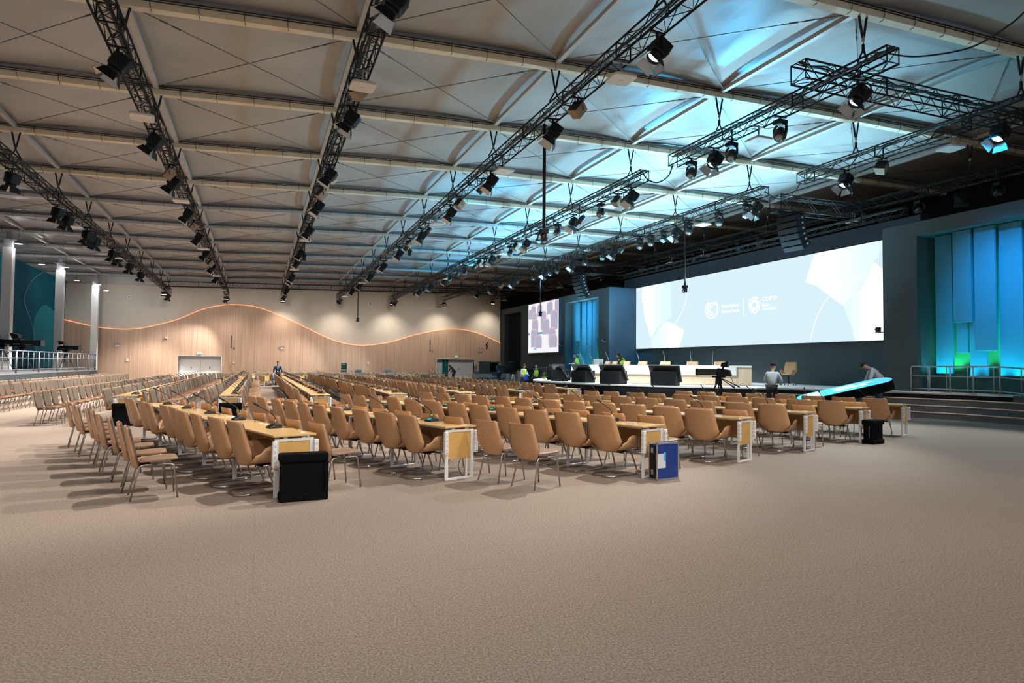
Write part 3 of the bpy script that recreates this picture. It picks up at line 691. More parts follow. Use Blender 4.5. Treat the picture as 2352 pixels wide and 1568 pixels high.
def sled_proto(lod):
    t = thing('cantilever_chair', 'x', 'chair')
    nu, nv = ((8, 10) if lod == 1 else (4, 6))
    P = backP(.362, .885, [(a, b * w_) for (a, b), w_ in zip(WB, (.86, 1.0, 1.10, 1.17, 1.15, 1.15, 1.15, 1.15))], -.24, .11, .085)
    MB().shell(P, nu, nv, -.014, 0, rimi=1).build('backrest', [m_oak, m_oakedge], t)
    MB().shell(lambda u, v: P(u * .91, .13 + .83 * v) + Vector((.012, 0, 0)), nu, nv - 2, .016).build('back_cushion', [m_taupe], t)
    MB().shell(seatP(.350, -.21, .31, .178, 1.16), 14 if lod == 1 else 8, 8 if lod == 1 else 4, -.014, 0, rimi=1).build('seat_shell', [m_oak, m_oakedge], t)
    MB().shell(lambda u, v: Vector((-.16 + .44 * v, u * .225, .380 + .018 * v + .03 * (1 - abs(u) ** 4))), nu, 4, .012).build('seat_cushion', [m_taupe], t)
    h = [(-.02, .185, .338), (.15, .185, .338), (.27, .21, .04), (.23, .215, .0135), (-.24, .215, .0135), (-.33, .13, .0135)]
    pts = fillet(h + [(x, -y, z) for x, y, z in h[::-1]], .055, 4 if lod == 1 else 2)
    MB().tube(pts, .0128, 8 if lod == 1 else 5).build('sled_frame', [m_chrome], t)
    if lod == 1: MB().box(-.05, .14, -.19, .19, .328, .346).build('mounting_plate', [m_black], t)
    return t
L1, L2, S1, S2 = (Proto(f(l)) for f, l in ((leg4_proto, 1), (leg4_proto, 2), (sled_proto, 1), (sled_proto, 2)))
def joined(proto):
    """one mesh of the whole far chair, for chairs too small to show parts"""
    mats = []; V = []; F = []; MI = []
    for c in KIDS[proto.o.name]:
        b = len(V); V += [tuple(v.co) for v in c.data.vertices]
        for m in c.data.materials:
            if m not in mats: mats.append(m)
        for p in c.data.polygons: F.append([b + q for q in p.vertices]); MI.append(mats.index(c.data.materials[p.material_index]))
    return V, F, MI, mats
J = {'sled': joined(S2), 'leg': joined(L2)}
chairs = {'sled': [], 'leg': []}     # (dist, x, y, rz, label, group)

# ------------------------------------------------------------------ delegate tables
def table_proto(kind, ln):
    """kind: end (row end with panel and power strips), mid, last; local x across (0..0.5), y along the row"""
    t = thing('delegate_table', 'x', 'table')
    y0 = -.07 if kind == 'end' else 0.003
    MB().box(-.025, .50, y0, ln - .003, .715, .74).build('tabletop', [m_beech], t, bevel=.003, seg=1)
    def loop(y, sx=.0):
        mb = MB()
        mb.box(0, .05, y, y + .03, 0, .69).box(.43, .48, y, y + .03, 0, .69).box(.05, .43, y, y + .03, .655, .69).box(.05, .43, y, y + .03, 0, .03)
        return mb
    loop(-.045 if kind == 'end' else .0).build('leg_frame', [m_wht], t, bevel=.004, seg=1)
    if kind == 'last': loop(ln - .05).build('leg_frame', [m_wht], t, bevel=.004, seg=1)
    mb = MB()
    yy = -.04 if kind == 'end' else .005
    for x in (.13, .36): mb.box(x - .025, x + .025, yy, yy + .025, .69, .715)
    mb.box(.06, .09, .03, ln - .02, .69, .715).box(.39, .42, .03, ln - .02, .69, .715)
    mb.build('support_rail', [m_wht], t)
    MB().box(.435, .452, .04, ln - .01, .36, .685).build('modesty_panel', [m_beechp], t)
    mb = MB()
    for q in (.10, ln - .12): mb.lathe([(.0, .7405), (.045, .7405), (.045, .743), (.03, .7445), (0, .7445)], 12, 0, Matrix.Translation((.39, q, 0)) @ Matrix.Diagonal((.6, 1.3, 1, 1)))
    mb.build('cable_grommet', [m_wplast], t)
    if kind == 'end':
        MB().box(.052, .428, -.038, -.024, .285, .655).build('end_panel', [m_beechp], t, bevel=.002, seg=1)
        MB().box(.35, .375, -.04, -.015, .03, .285).build('cable_duct', [m_wht], t)
        for x, e in ((-.035, 1), (.475, -1)):
            p = MB().box(x - .005, x + .045, -.10, -.045, .36, .67).build('power_strip', [m_wplast], t, bevel=.008)
            mb = MB()
            for k in range(4):
                zc = .42 + .065 * k; mb.box(x + .008, x + .034, -.1025, -.099, zc - .015, zc + .015)
                mb.box(x - .0075, x - .004, -.088, -.06, zc - .015, zc + .015)
            mb.build('socket', [m_sock], p)
            MB().box(x + .004, x + .038, -.1025, -.099, .375, .392).build('switch', [m_redled if e > 0 else m_gray], p)
        MB().tube(smooth([(.42, -.03, .5), (.30, .02, .27), (.28, .04, .15), (.36, .05, .02)], 5), .005, 5).build('hanging_cable', [m_cordk], t)
    return t
m_sock = mat('socket_face', (.56, .50, .49), .5); m_redled = mat('red_neon_switch', (.55, .25, .23), .4, emit=(1, .15, .1), es=.15)
def mic_proto(lit):
    t = thing('delegate_microphone', 'x', 'microphone')
    prof = [(-.085, 0), (.085, 0), (.085, .022), (.055, .055), (.0, .058), (-.085, .018)]
    MB().prism(prof, -.075, .075, 0, Matrix(((1, 0, 0, 0), (0, 0, 1, 0), (0, 1, 0, 0), (0, 0, 0, 1)))).build('console', [m_blackp], t, bevel=.010)
    M = Matrix.Translation((-.046, 0, .0405)) @ Matrix.Rotation(R(-25.5), 4, 'Y')
    MB().box(-.030, .030, -.038, .038, -.001, .0015, 0, M).build('display', [m_teal_s if lit else m_black], t)
    mb = MB()
    for k in range(5): mb.box(.052, .056, -.05 + .02 * k, -.04 + .02 * k, .03, .036)
    mb.build('speaker_slot', [m_gray], t)
    g = MB().tube(smooth([(.04, .05, .05), (.035, .05, .13), (-.03, .055, .20), (-.19, .06, .295)], 5), .0065, 6).build('gooseneck', [m_black], t)
    MB().tube([(.04, .05, .045), (.04, .05, .11)], .010, 8).build('ferrule', [m_chrome], g)
    MB().tube([(-.185, .06, .292), (-.195, .06, .298), (-.245, .063, .328), (-.262, .064, .338)], [.007, .014, .014, .008], 8).build('microphone_head', [m_black], g)
    MB().tube(smooth([(.08, -.02, .012), (.12, -.1, .004), (.15, -.25, .02), (.11, -.38, .03), (.08, -.46, .005)], 5), .004, 5).build('cable', [m_cordk], t)
    return t
MIC = {b: Proto(mic_proto(b)) for b in (0, 1)}
TAB = {}
for ln in (1.5, 1.42, 1.45):
    for kd in ('end', 'mid', 'last'): TAB[(kd, ln)] = None
def put_table(kd, ln, loc, rz, label, group):
    if TAB[(kd, ln)] is None: TAB[(kd, ln)] = Proto(table_proto(kd, ln))
    TAB[(kd, ln)].put(loc, rz, label, group)
RN = ['first', 'second', 'third', 'fourth', 'fifth', 'sixth', 'seventh']
ROWS = []
for k, (x, y, a, ln, n, p4) in enumerate([(.19, 8.40, 18.5, 1.5, 5, -1.05), (2.41, 8.90, 19.3, 1.42, 5, -1.35), (5.10, 8.20, 20.5, 1.42, 6, -1.58), (7.45, 9.02, 22.5, 1.42, 6, -1.5),
                                         (9.62, 9.78, 23.5, 1.42, 5, -1.45), (11.93, 10.58, 24.5, 1.42, 5, -1.45), (14.0, 11.25, 25.5, 1.42, 4, -1.45)]):
    ROWS.append(('near', k, x, y, R(a), ln, n, p4))
for k, (x, y, n) in enumerate([(-3.31, 19.1, 19), (-.90, 18.8, 19), (1.37, 18.8, 19), (3.52, 19.0, 19), (5.74, 19.5, 18), (7.95, 20.1, 18), (10.5, 21.8, 15)]):
    ROWS.append(('middle', k, x, y, 0, 1.45, n, -1.5))
for k, x in enumerate((-2.1, 0.02, 2.3, 4.6, 6.9, 9.1, 11.3)):
    ROWS.append(('far', k, x, 48.3 - .05 * k, R(-19 - k), 1.42, 5, -1.45))
rnd = random.Random(5)
for blk, k, x0, y0, a, ln, n, p4 in ROWS:
    dv = Vector((-sin(a), cos(a), 0)); pv = Vector((cos(a), sin(a), 0)); E0 = Vector((x0, y0, 0))
    row = '%s row from the riser, %s block' % (RN[k], blk)
    for j in range(n):
        kd = 'end' if j == 0 else ('last' if j == n - 1 else 'mid')
        p = E0 + dv * (ln * j)
        put_table(kd, ln, p, a, 'beech delegate table, %s from the near end, %s' % (nth(j + 1), row), 'beech delegate tables')
        q = p + dv * (ln * .56 + (rnd.random() - .5) * .06) + pv * .31
        MIC[1 if (k >= 1 and blk == 'near') or k >= 4 else 0].put((q.x, q.y, .74), a + (rnd.random() - .5) * .5, 'black gooseneck delegate microphone, %s from the near end, %s' % (nth(j + 1), row), 'delegate microphones')
        for h in (0, 1):
            s = ln * (j + .28 + .47 * h) + .05
            c = E0 + dv * (s + (rnd.random() - .5) * .05) + pv * (-.045 + (rnd.random() - .5) * .10)
            idx = 2 * j + h + 1
            chairs['sled'].append((c.length, c.x, c.y, a + (rnd.random() - .5) * .16, 'oak cantilever chair, %s from the near end, %s' % (nth(idx), row)))
            c = E0 + dv * (s + .02 + (rnd.random() - .5) * .06) + pv * (p4 + (rnd.random() - .5) * .06)
            rz_ = a + (rnd.random() - .5) * .10
            if blk == 'near' and k == 0: c += dv * .42; rz_ -= .12
            if blk == 'near' and k == 0 and idx > 9: continue
            chairs['leg'].append((c.length, c.x, c.y, rz_, 'four-legged oak chair, %s from the near end, behind %s' % (nth(idx), row)))
for rw, xw, ya, n in (('front', -7.5, 22.3, 43), ('rear', -8.55, 23.4, 41)):
    for j in range(n):
        y = ya + .62 * j + (rnd.random() - .5) * .05; x = xw + (rnd.random() - .5) * .06
        chairs['leg'].append((math.hypot(x, y), x, y, (rnd.random() - .5) * .12, 'four-legged oak chair, %s from the near end of the %s row below the riser' % (nth(j + 1), rw)))
GR = {'sled': 'oak cantilever chairs at the delegate tables', 'leg': 'four-legged oak chairs in rows'}
CN = {'sled': 'cantilever_chair', 'leg': 'four_leg_chair'}
for kd, P1, P2 in (('sled', S1, S2), ('leg', L1, L2)):
    V, F, MI, mats = J[kd]
    me = D.meshes.new(CN[kd]); me.from_pydata(V, [], F)
    for m in mats: me.materials.append(m)
    me.polygons.foreach_set('material_index', MI); me.polygons.foreach_set('use_smooth', [True] * len(F)); me.update()
    lst = sorted(chairs[kd]); cnt = 0; SV = []; SF = []; SM = []
    for (d, x, y, rz_, lab) in lst:
        cnt += 1
        if cnt > 300:
            b = len(SV); c_, s_ = cos(rz_), sin(rz_)
            SV += [(x + c_ * v[0] - s_ * v[1], y + s_ * v[0] + c_ * v[1], v[2]) for v in V]; SF += [[b + q for q in f] for f in F]; SM += MI
        elif d < 19: P1.put((x, y, 0), rz_, lab, GR[kd])
        elif d < 33: P2.put((x, y, 0), rz_, lab, GR[kd])
        else:
            o = D.objects.new(CN[kd], me); COL.objects.link(o); o.location = (x, y, 0); o.rotation_euler = (0, 0, rz_); tag(o, lab, 'chair', GR[kd])
    if SV:
        m2 = D.meshes.new('distant_seating'); m2.from_pydata(SV, [], SF)
        for m in mats: m2.materials.append(m)
        m2.polygons.foreach_set('material_index', SM); m2.polygons.foreach_set('use_smooth', [True] * len(SF)); m2.update()
        o = D.objects.new('distant_seating', m2); COL.objects.link(o)
        tag(o, 'mass of small far %s beyond the middle aisle' % ('oak cantilever chairs' if kd == 'sled' else 'four-legged oak chairs'), 'chairs', kind='stuff')

# cases at the row ends
def black_case(loc, rz, label, w=.52, h=.55, d=.19):
    t = thing('flight_case', label, 'case', loc, rz)
    MB().box(-w / 2, w / 2, -d / 2 + .03, d / 2 - .03, .03, h - .04).build('body', m_felt, t, bevel=.012)
    MB().box(-w / 2 - .015, w / 2 + .015, -d / 2, d / 2, h - .10, h).build('lid', m_felt, t, bevel=.02)
    MB().box(-w / 2 - .015, w / 2 + .015, -d / 2, d / 2, 0, .09).build('base', m_felt, t, bevel=.015)
    MB().box(w / 2 - .03, w / 2 + .015, -d / 2, d / 2, .09, h - .1).build('side_cheek', m_felt, t, bevel=.006) if w > .45 else None
    MB().tube(fillet([(-w / 2 - .0, -.03, .12), (-w / 2 - .012, -.03, .14), (-w / 2 - .012, -.03, h - .15), (-w / 2, -.03, h - .12)], .01), .006, 6).build('handle', m_chrome, t)
    return t
black_case((.52, 8.17, 0), R(4), 'black carpeted flight case leaning at the end of the nearest table row')
black_case((12.15, 10.40, 0), R(14), 'small black flight case on the floor beside the sixth table row', .42, .50, .26)
black_case((-3.02, 18.86, 0), R(2), 'black flight case at the end of the first middle block row', .62, .56, .2)
black_case((-.64, 18.52, 0), R(2), 'black flight case at the end of the second middle block row', .52, .56, .2)
black_case((1.5, 18.52, 0), R(2), 'black flight case at the end of the third middle block row', .46, .52, .2)
m_blue = mat('blue_laminate', (.004, .030, .19), .35, noise=(3, .05)); m_alu = mat('aluminium_edge', (.55, .55, .56), .3, .9)
m_paper = mat('white_label', (.55, .57, .62), .6); m_lblue = mat('pale_blue_sticker', (.10, .35, .62), .5)
t = thing('blue_flight_case', 'blue flight case with silver edges standing at the third table row end', 'case', (5.40, 8.06, 0), R(10))
w, h, d = .42, .52, .17
MB().box(-w / 2 + .01, w / 2 - .01, -d / 2 + .01, d / 2 - .01, .012, h - .01).build('panel', m_blue, t)
mb = MB()
for x in (-w / 2, w / 2 - .022):
    for y in (-d / 2, d / 2 - .022): mb.box(x, x + .022, y, y + .022, 0, h)
for z in (0, h - .022):
    for y in (-d / 2, d / 2 - .022): mb.box(-w / 2, w / 2, y, y + .022, z, z + .022)
    for x in (-w / 2, w / 2 - .022): mb.box(x, x + .022, -d / 2, d / 2, z, z + .022)
mb.build('edge_trim', m_alu, t)
MB().box(-w / 2 - .003, -w / 2 + .012, -d / 2 + .03, d / 2 - .02, .03, h - .03).build('side_recess', m_black, t)
MB().box(-w / 2 - .012, -w / 2 - .002, -.02, .02, .38, .45).box(-w / 2 - .012, -w / 2 - .002, -.02, .02, .08, .15).build('latch', m_alu, t)
MB().box(-.19, -.04, -d / 2 + .004, -d / 2 + .0085, .17, .37).build('label_sheet', m_paper, t)
MB().box(-.085, -.04, -d / 2 + .0035, -d / 2 + .007, .27, .39).build('sticker', m_lblue, t)

# ------------------------------------------------------------------ lighting trusses
def truss(name, label, a, b, size=.35, step=.45, group=None, r=.024, ends=True):
    a = Vector(a); b = Vector(b); d = (b - a); ln = d.length; d.normalize()
    side = Vector((d.y, -d.x, 0)).normalized(); upv = side.cross(d).normalized() ; h = size / 2
    C = [(side * sx * h + upv * sy * h) for sx, sy in ((-1, -1), (1, -1), (1, 1), (-1, 1))]
    t = thing(name, label, 'truss', a, 0, group)
    mb = MB()
    for c in C: mb.tube([c, c + d * ln], r, 8)
    mb.build('chord', m_black, t)
    mb = MB(); n = max(int(ln / step), 1); st = ln / n
    for f in range(4):
        c0, c1 = C[f], C[(f + 1) % 4]
        for k in range(n):
            p, q = (c0, c1) if (k + f) % 2 == 0 else (c1, c0)
            mb.tube([p + d * st * k, q + d * st * (k + 1)], .011, 4, sm=False)
        for k in (0, n): mb.tube([c0 + d * st * k, c1 + d * st * k], .014, 4, sm=False)
        for k in range(6, n, 6): mb.tube([c0 + d * st * k, c1 + d * st * k], .02, 4, sm=False)
    mb.build('lattice', m_black, t)
    mb = MB()          # cables lying along the truss
    for e, rr in ((.3, .022), (-.2, .016), (.05, .03)):
        mb.tube([a * 0 + d * (ln * i / 40) + side * (e * h + .03 * sin(i * 2.3 + e * 9)) + upv * (h * .9 + .02 * cos(i * 3.1)) for i in range(41)], rr, 5)
    mb.build('cable_bundle', m_cordk, t)
    return t
TZ = [(8.02, 7.95), (8.28, 8.0), (8.45, 8.1), (8.42, 8.2), (8.32, 8.25), (8.32, 8.42), (8.2, 8.75)]
TX = PX[2:9]
def tz(n, y):
    z0, z1 = TZ[n]; t = min(max((y - 15) / 52, 0), 1); return z0 + (z1 - z0) * t
SEG = [[(14, 64.2), (64.6, 66.8)], [(9, 67.2)], [(8, 67.4)], [(7, 67.4)], [(10.2, 18.3), (20.0, 67.5)], [(9.6, 18.3), (20.1, 43.4), (45.6, 67.5)], [(9.5, 58.0), (60, 67.6)]]
for n in range(7):
    for i, (ya, yb) in enumerate(SEG[n]):
        lab = 'long black lighting truss, %s from the riser side%s' % (nth(n + 1), '' if len(SEG[n]) == 1 else ', %s section from the camera' % nth(i + 1))
        truss('lighting_truss', lab, (TX[n], ya, tz(n, ya)), (TX[n], yb, tz(n, yb)), group='lighting trusses')
truss('cross_truss', 'black cross truss over the near end of the fifth and sixth trusses', (12.1, 12.35, 8.75), (27, 12.6, 8.75), .46)
truss('cross_truss', 'tall black cross truss carrying the near hanging speaker array', (18.7, 20.3, 7.95), (27, 20.3, 7.95), .6, .6)
truss('cross_truss', 'tall black cross truss carrying the far hanging speaker array', (19.1, 39.2, 7.95), (27, 39.2, 7.95), .6, .6)
truss('cross_truss', 'black cross truss hung in front of the wavy wood wall', (-7.6, 62.2, 8.12), (22, 62.2, 8.85), .42)
truss('cross_truss', 'short black cross truss near the far end of the fifth truss', (15, 57.6, 8.35), (27, 57.6, 8.75), .42)
truss('cross_truss', 'thin black truss along the top of the screen header', (22.3, 17.6, 7.42), (22.3, 38.5, 7.42), .25, .3, r=.018)
def cable(name, label, pts, r=.025):
    o = MB().tube(smooth(pts, 8), r, 6).build(name, m_cordk); tag(o, label, 'cable')
cable('linking_cable', 'black cable looping across the gap in the fifth truss', [(12.61, 18.3, 8.2), (12.62, 18.6, 7.9), (12.62, 19.2, 7.85), (12.61, 19.8, 8.1), (12.61, 20.1, 8.4)])
cable('linking_cable', 'black cable looping across the gap in the sixth truss', [(18.01, 18.3, 8.2), (18.0, 18.7, 7.85), (18.0, 19.4, 7.85), (18.01, 20.1, 8.3)])
cable('linking_cable', 'black cable sagging from the cross truss to the upper corner', [(12.7, 10.4, 8.45), (13.4, 10.2, 8.42), (14.6, 9.9, 8.7), (15.4, 9.6, 9.2), (15.8, 9.4, 9.6)], .02)
cable('linking_cable', 'pale cable sagging between the far ends of the right trusses', [(18.0, 54, 8.2), (18.9, 53.5, 7.75), (20, 53, 7.7), (21.4, 52.6, 8.1)], .02)
# hangers from every roof node to the truss below
def hanger(h):
    t = thing('truss_hanger', 'x', 'hanger')
    zb = -.16
    MB().tube([(-.13, 0, .1), (-.115, 0, zb), (-.02, 0, zb - .48)], .028, 6).tube([(.13, 0, .1), (.115, 0, zb), (.02, 0, zb - .48)], .028, 6).build('sling', [m_dark], t)
    MB().tube([(0, 0, zb - .46), (0, 0, zb - .58)], .035, 8).build('shackle', [m_gray], t)
    bot = -h + .48
    if bot < zb - .55: MB().bar((0, 0, zb - .55), (0, 0, bot), .013, 6).build('wire_rope', [m_rope], t)
    MB().tube([(0, 0, bot + .12), (0, 0, bot - .02)], .035, 8).build('hook', [m_black], t)
    mb = MB()
    for sx in (-1, 1): mb.tube([(0, 0, bot), (sx * .17, 0, -h + .165)], .022, 6)
    mb.build('bridle', [m_dark], t)
    return t
HG = {}
for n in range(7):
    for i, k in enumerate(range(2, 14)):
        y = FY[k]; 
        if n == 0 and k < 4: continue
        if y > 66.9: continue
        h = round((PZ[n + 2] - tz(n, y)) * 10) / 10
        if h not in HG: HG[h] = Proto(hanger(h))
        HG[h].put((TX[n], y, PZ[n + 2]), 0, 'black sling and wire hanging the %s truss from the %s cross beam' % (nth(n + 1), nth(k - 1)), 'truss hangers')

# ------------------------------------------------------------------ fixtures on the trusses
def lamp(name, kind, energy, color, parent=None, M=None, size=70, blend=.5, rad=.08):
    l = D.lights.new(name, kind); l.energy = energy; l.color = color
    if kind == 'SPOT': l.spot_size = R(size); l.spot_blend = blend
    if kind != 'AREA': l.shadow_soft_size = rad
    o = D.objects.new(name, l); COL.objects.link(o); o.parent = parent
    if M: o.matrix_local = M
    return o
def clamp(mb):
    mb.tube([(0, 0, .03), (0, 0, -.10)], .03, 8); mb.box(-.20, .20, -.03, .03, -.012, .025); return mb
def spot_proto(E, col, aim=(-.54, .04, -.84), glass=None, lampsize=78):
    t = thing('barn_door_spotlight', 'x', 'spotlight')
    clamp(MB()).build('clamp', m_black, t)
    c = Vector((0, 0, -.40)); M = look(c, aim, (0, 0, 1)); I = M.inverted()
    mb = MB(); sx = M.to_3x3() @ Vector((1, 0, 0))
    mb.tube(fillet([c + sx * .20, c + sx * .20 + Vector((0, 0, .28)), c - sx * .20 + Vector((0, 0, .28)), c - sx * .20], .05), .016, 6)
    mb.build('yoke', m_black, t)
    b = MB().box(-.165, .165, -.165, .165, -.07, .26, 0, M).build('housing', m_black, t, bevel=.03)
    mb = MB()
    for k in range(5): mb.box(-.17, .17, -.172, .172, .02 + .05 * k, .04 + .05 * k, 0, M)
    mb.build('cooling_fin', m_black, b)
    MB().lathe([(.15, -.06), (.15, -.17), (.135, -.17), (.135, -.08)], 20, 0, M).build('lens_ring', m_black, t)
    MB().lathe([(.0, -.085), (.06, -.083), (.110, -.078), (.135, -.10)], 20, 0, M).build('lens', glass or m_lensc, t)
    for k in range(4):
        Q = M @ Matrix.Rotation(PI / 2 * k, 4, 'Z')
        d = MB().add([(-.14, .15, -.17), (.14, .15, -.17), (.19, .25, -.35), (-.19, .25, -.35)], [(0, 1, 2, 3)], 0, False, Q)
        d.add([(-.14, .158, -.17), (.14, .158, -.17), (.19, .258, -.35), (-.19, .258, -.35)], [(0, 3, 2, 1)], 1, False, Q)
        d.build('barn_door', [m_silver, m_black], t)
    MB().tube(smooth([M @ Vector((.05, .1, .27)), c + Vector((.18, .05, .3)), Vector((.16, .08, -.05)), Vector((.05, .05, .05))], 5), .008, 5).build('power_cable', m_cordk, t)
    lamp('beam', 'SPOT', E, col, t, M @ Matrix.Translation((0, 0, -.19)), lampsize, .55, .09)
    return t
def moving_proto(glossy=False):
    t = thing('moving_head_light', 'x', 'stage light')
    clamp(MB()).build('clamp', m_black, t)
    MB().box(-.15, .15, -.12, .12, -.20, -.08).build('base', m_black, t, bevel=.02)
    mb = MB(); c = Vector((0, 0, -.45))
    for s in (-1, 1): mb.tube(smooth([(0, s * .10, -.19), (0, s * .19, -.26), (0, s * .2, -.38), (0, s * .19, -.47)], 4), .035, 8)
    mb.build('yoke', m_black, t)
    M = look(c, (-.55, -.25, -.8)); h = MB().lathe([(.05, .17), (.13, .13), (.165, .03), (.165, -.08), (.14, -.15), (.125, -.16)], 18, 0, M).build('head', m_mirror if glossy else m_blackp, t)
    MB().lathe([(.0, -.175), (.08, -.17), (.125, -.155)], 18, 0, M).build('front_lens', m_glassd, h)
    return t
m_mirror = mat('glossy_blue_black', (.05, .09, .12), .12, .8); m_glassd = mat('dark_lens', (.25, .3, .33), .08, .9)
def par_proto():
    t = thing('par_can', 'x', 'stage light')
    clamp(MB()).build('clamp', m_black, t)
    c = Vector((0, 0, -.36)); M = look(c, (-.6, .25, -.75))
    MB().tube(fillet([c + Vector((0, .14, 0)), Vector((0, .14, -.1)), Vector((0, -.14, -.1)), c + Vector((0, -.14, 0))], .03), .013, 6).build('yoke', m_black, t)
    h = MB().lathe([(.05, .20), (.10, .16), (.12, .05), (.12, -.18), (.11, -.18), (.11, -.10)], 16, 0, M).build('can', m_blackp, t)
    MB().lathe([(0, -.11), (.11, -.105)], 16, 0, M).build('front_lens', m_glassd, h); return t
def plate_proto():
    t = thing('antenna_panel', 'x', 'antenna')
    MB().tube([(0, 0, .05), (0, 0, -.30)], .022, 8).box(-.20, .20, -.03, .03, -.012, .025).build('stem', m_gray, t)
    rr = .27; o = []
    for i in range(4):
        for j in range(6):
            a = PI / 2 * i + PI / 2 * j / 5; o.append((.19 * (1 if i in (0, 3) else -1) + .09 * cos(a), .19 * (1 if i in (0, 1) else -1) + .09 * sin(a)))
    MB().prism(o, -.39, -.33).build('panel', m_apl, t, bevel=.018)
    MB().prism([(x * .8, y * .8) for x, y in o], -.33, -.30).build('back_cover', m_apl, t, bevel=.01)
    MB().box(-.05, .05, -.01, .01, -.393, -.389).build('badge', m_gray, t); return t
def box_proto():
    t = thing('truss_loudspeaker', 'x', 'loudspeaker')
    clamp(MB()).build('clamp', m_black, t)
    M = Matrix.Translation((0, 0, -.30)) @ Matrix.Rotation(R(38), 4, 'Y') @ Matrix.Rotation(R(25), 4, 'Z')
    MB().add([(-.14, -.17, -.17), (.13, -.13, -.17), (.13, .13, -.17), (-.14, .17, -.17), (-.14, -.17, .17), (.13, -.13, .17), (.13, .13, .17), (-.14, .17, .17)], [(0, 3, 2, 1), (4, 5, 6, 7), (0, 1, 5, 4), (1, 2, 6, 5), (2, 3, 7, 6), (3, 0, 4, 7)], 0, False, M).build('cabinet', m_brownbox, t, bevel=.01)
    MB().box(-.148, -.139, -.155, .155, -.155, .155, 0, M).build('grille', m_black, t)
    MB().tube(fillet([M @ Vector((0, -.2, 0)), Vector((0, -.2, -.1)), Vector((0, .2, -.1)), M @ Vector((0, .2, 0))], .03), .012, 6).build('bracket', m_black, t); return t
def flood_proto(dark):
    t = thing('flood_light', 'x', 'flood light')
    clamp(MB()).build('clamp', m_black, t)
    M = look((0, 0, -.32), (-.5, -.3, -.6) if dark else (0, .46, -.89))
    MB().box(-.2, .2, -.15, .15, -.08, .10, 0, M).build('housing', m_black, t, bevel=.02)
    MB().box(-.18, .18, -.13, .13, -.086, -.079, 0, M).build('glass', m_glassd if dark else m_lensw, t)
    for s in (-1, 1): MB().add([(-.2, s * .15, -.08), (.2, s * .15, -.08), (.24, s * .24, -.2), (-.24, s * .24, -.2)], [(0, 1, 2, 3)], 0, False, M).build('flap', m_black, t)
    MB().tube(fillet([(-.22, 0, -.32), (-.22, 0, -.1), (.22, 0, -.1), (.22, 0, -.32)], .03), .012, 6).build('yoke', m_black, t)
    if not dark: lamp('beam', 'SPOT', E_FLOOD, (1, .88, .74), t, M @ Matrix.Translation((0, 0, -.12)), 100, .9, .12)
    return t
E_SPOT, E_FLOOD = 2900, 600
PR = {'s': Proto(spot_proto(E_SPOT, (1, .945, .87))), 'v': Proto(spot_proto(E_SPOT, (1, .945, .87), aim=(-.22, .12, -.95), lampsize=84)), 'c': Proto(spot_proto(E_SPOT * .8, (.84, .97, 1))), 'r': Proto(moving_proto()), 'm': Proto(moving_proto(True)), 'p': Proto(par_proto()), 'a': Proto(plate_proto()), 'b': Proto(box_proto()), 'd': Proto(flood_proto(True)), 'e': Proto(flood_proto(False))}
FXL = ["s25.7 s30.9 s32.4 a33.6 s35.8 s36.5 s37.5 s41.6 a42.8 s43.2 s46.7 s50.9 a55.2 e63.0 s65.6",
"s15.5 a18.6 s20.6 b24.1 s25.0 a27.6 s30.0 b32.9 s35.3 a38.5 s40.2 b44.4 s45.7 a49.8 s50.9 a58.8 e65.8 s66.8",
"s11.4 a15.1 b15.6 s17.3 s22.6 a23.3 b25.5 s27.2 s32.3 a34.7 s38.8 s42.3 a45.4 s49.1 s51.0 a53.1 s58.2 e67.1 s62.9",
"s11.1 a12.5 b14.6 s16.1 a19.9 s21.2 p22.2 b24.9 s26.3 a28.5 s31.5 p30.1 b34.1 s36.9 p34.9 s41.9 b44.0 s47.3 p45.4 a51.1 s52.4 s56.8 a61.9 e66.9 s65.7",
"s11.1 r13.5 a14.3 r15.4 s16.2 r17.3 s20.9 p21.3 b21.9 a22.4 r23.2 s25.7 p24.9 r27.3 s31.1 r29.4 r33.3 b32.5 a34.4 s36.4 p35.0 r37.6 b38.6 p39.7 r41.8 p43.6 r45.4 s46.8 a46.1 p49.1 s51.2 r53.3 s55.0 p56.7 e67.1 s65.5",
"s11.5 a12.8 b15.0 s16.4 s20.6 r21.1 r22.8 a23.9 r24.9 s25.9 r26.9 r28.0 r29.0 p30.8 s31.7 r32.9 r35.1 s36.8 r39.0 r40.1 s41.0 r41.8 r43.0 b49.7 s47.0 p46.0 s51.9 s55.7 e67.1",
"r15.0 d16.3 r17.9 d19.4 a20.8 r20.3 b26.5 m28.0 a31.0 m31.8 a34.1 m35.6 b37.4 m39.2 m42.9 a50.0 d49.0 a63.6 e67.2"]
KN = {'s': 'black barn-door spotlight', 'c': 'black barn-door spotlight', 'r': 'black moving-head light', 'm': 'glossy blue-black moving-head light', 'p': 'small black par can', 'a': 'pale square antenna panel', 'b': 'tan wedge loudspeaker', 'd': 'dark flood light', 'e': 'bright warm flood light'}
GK = {'s': 'barn-door spotlights', 'c': 'barn-door spotlights', 'r': 'moving-head lights', 'm': 'moving-head lights', 'p': 'par cans', 'a': 'antenna panels', 'b': 'truss loudspeakers', 'd': 'flood lights', 'e': 'flood lights'}
for n, s in enumerate(FXL):
    its = sorted([(float(q[1:]), q[0]) for q in s.split()]); cnt = {}; last = {}
    for y, k in its:
        kk = 's' if k == 'c' else k
        cnt[kk] = cnt.get(kk, 0) + 1
        PR[('v' if n == 0 else 'c' if n > 3 else 's') if k == 's' else k].put((TX[n], y, tz(n, y) - .21), (random.random() - .5) * .3 if k not in 'e' else 0, '%s, %s from the camera on the %s truss from the riser' % (KN[k], nth(cnt[kk]), nth(n + 1)), GK[k])

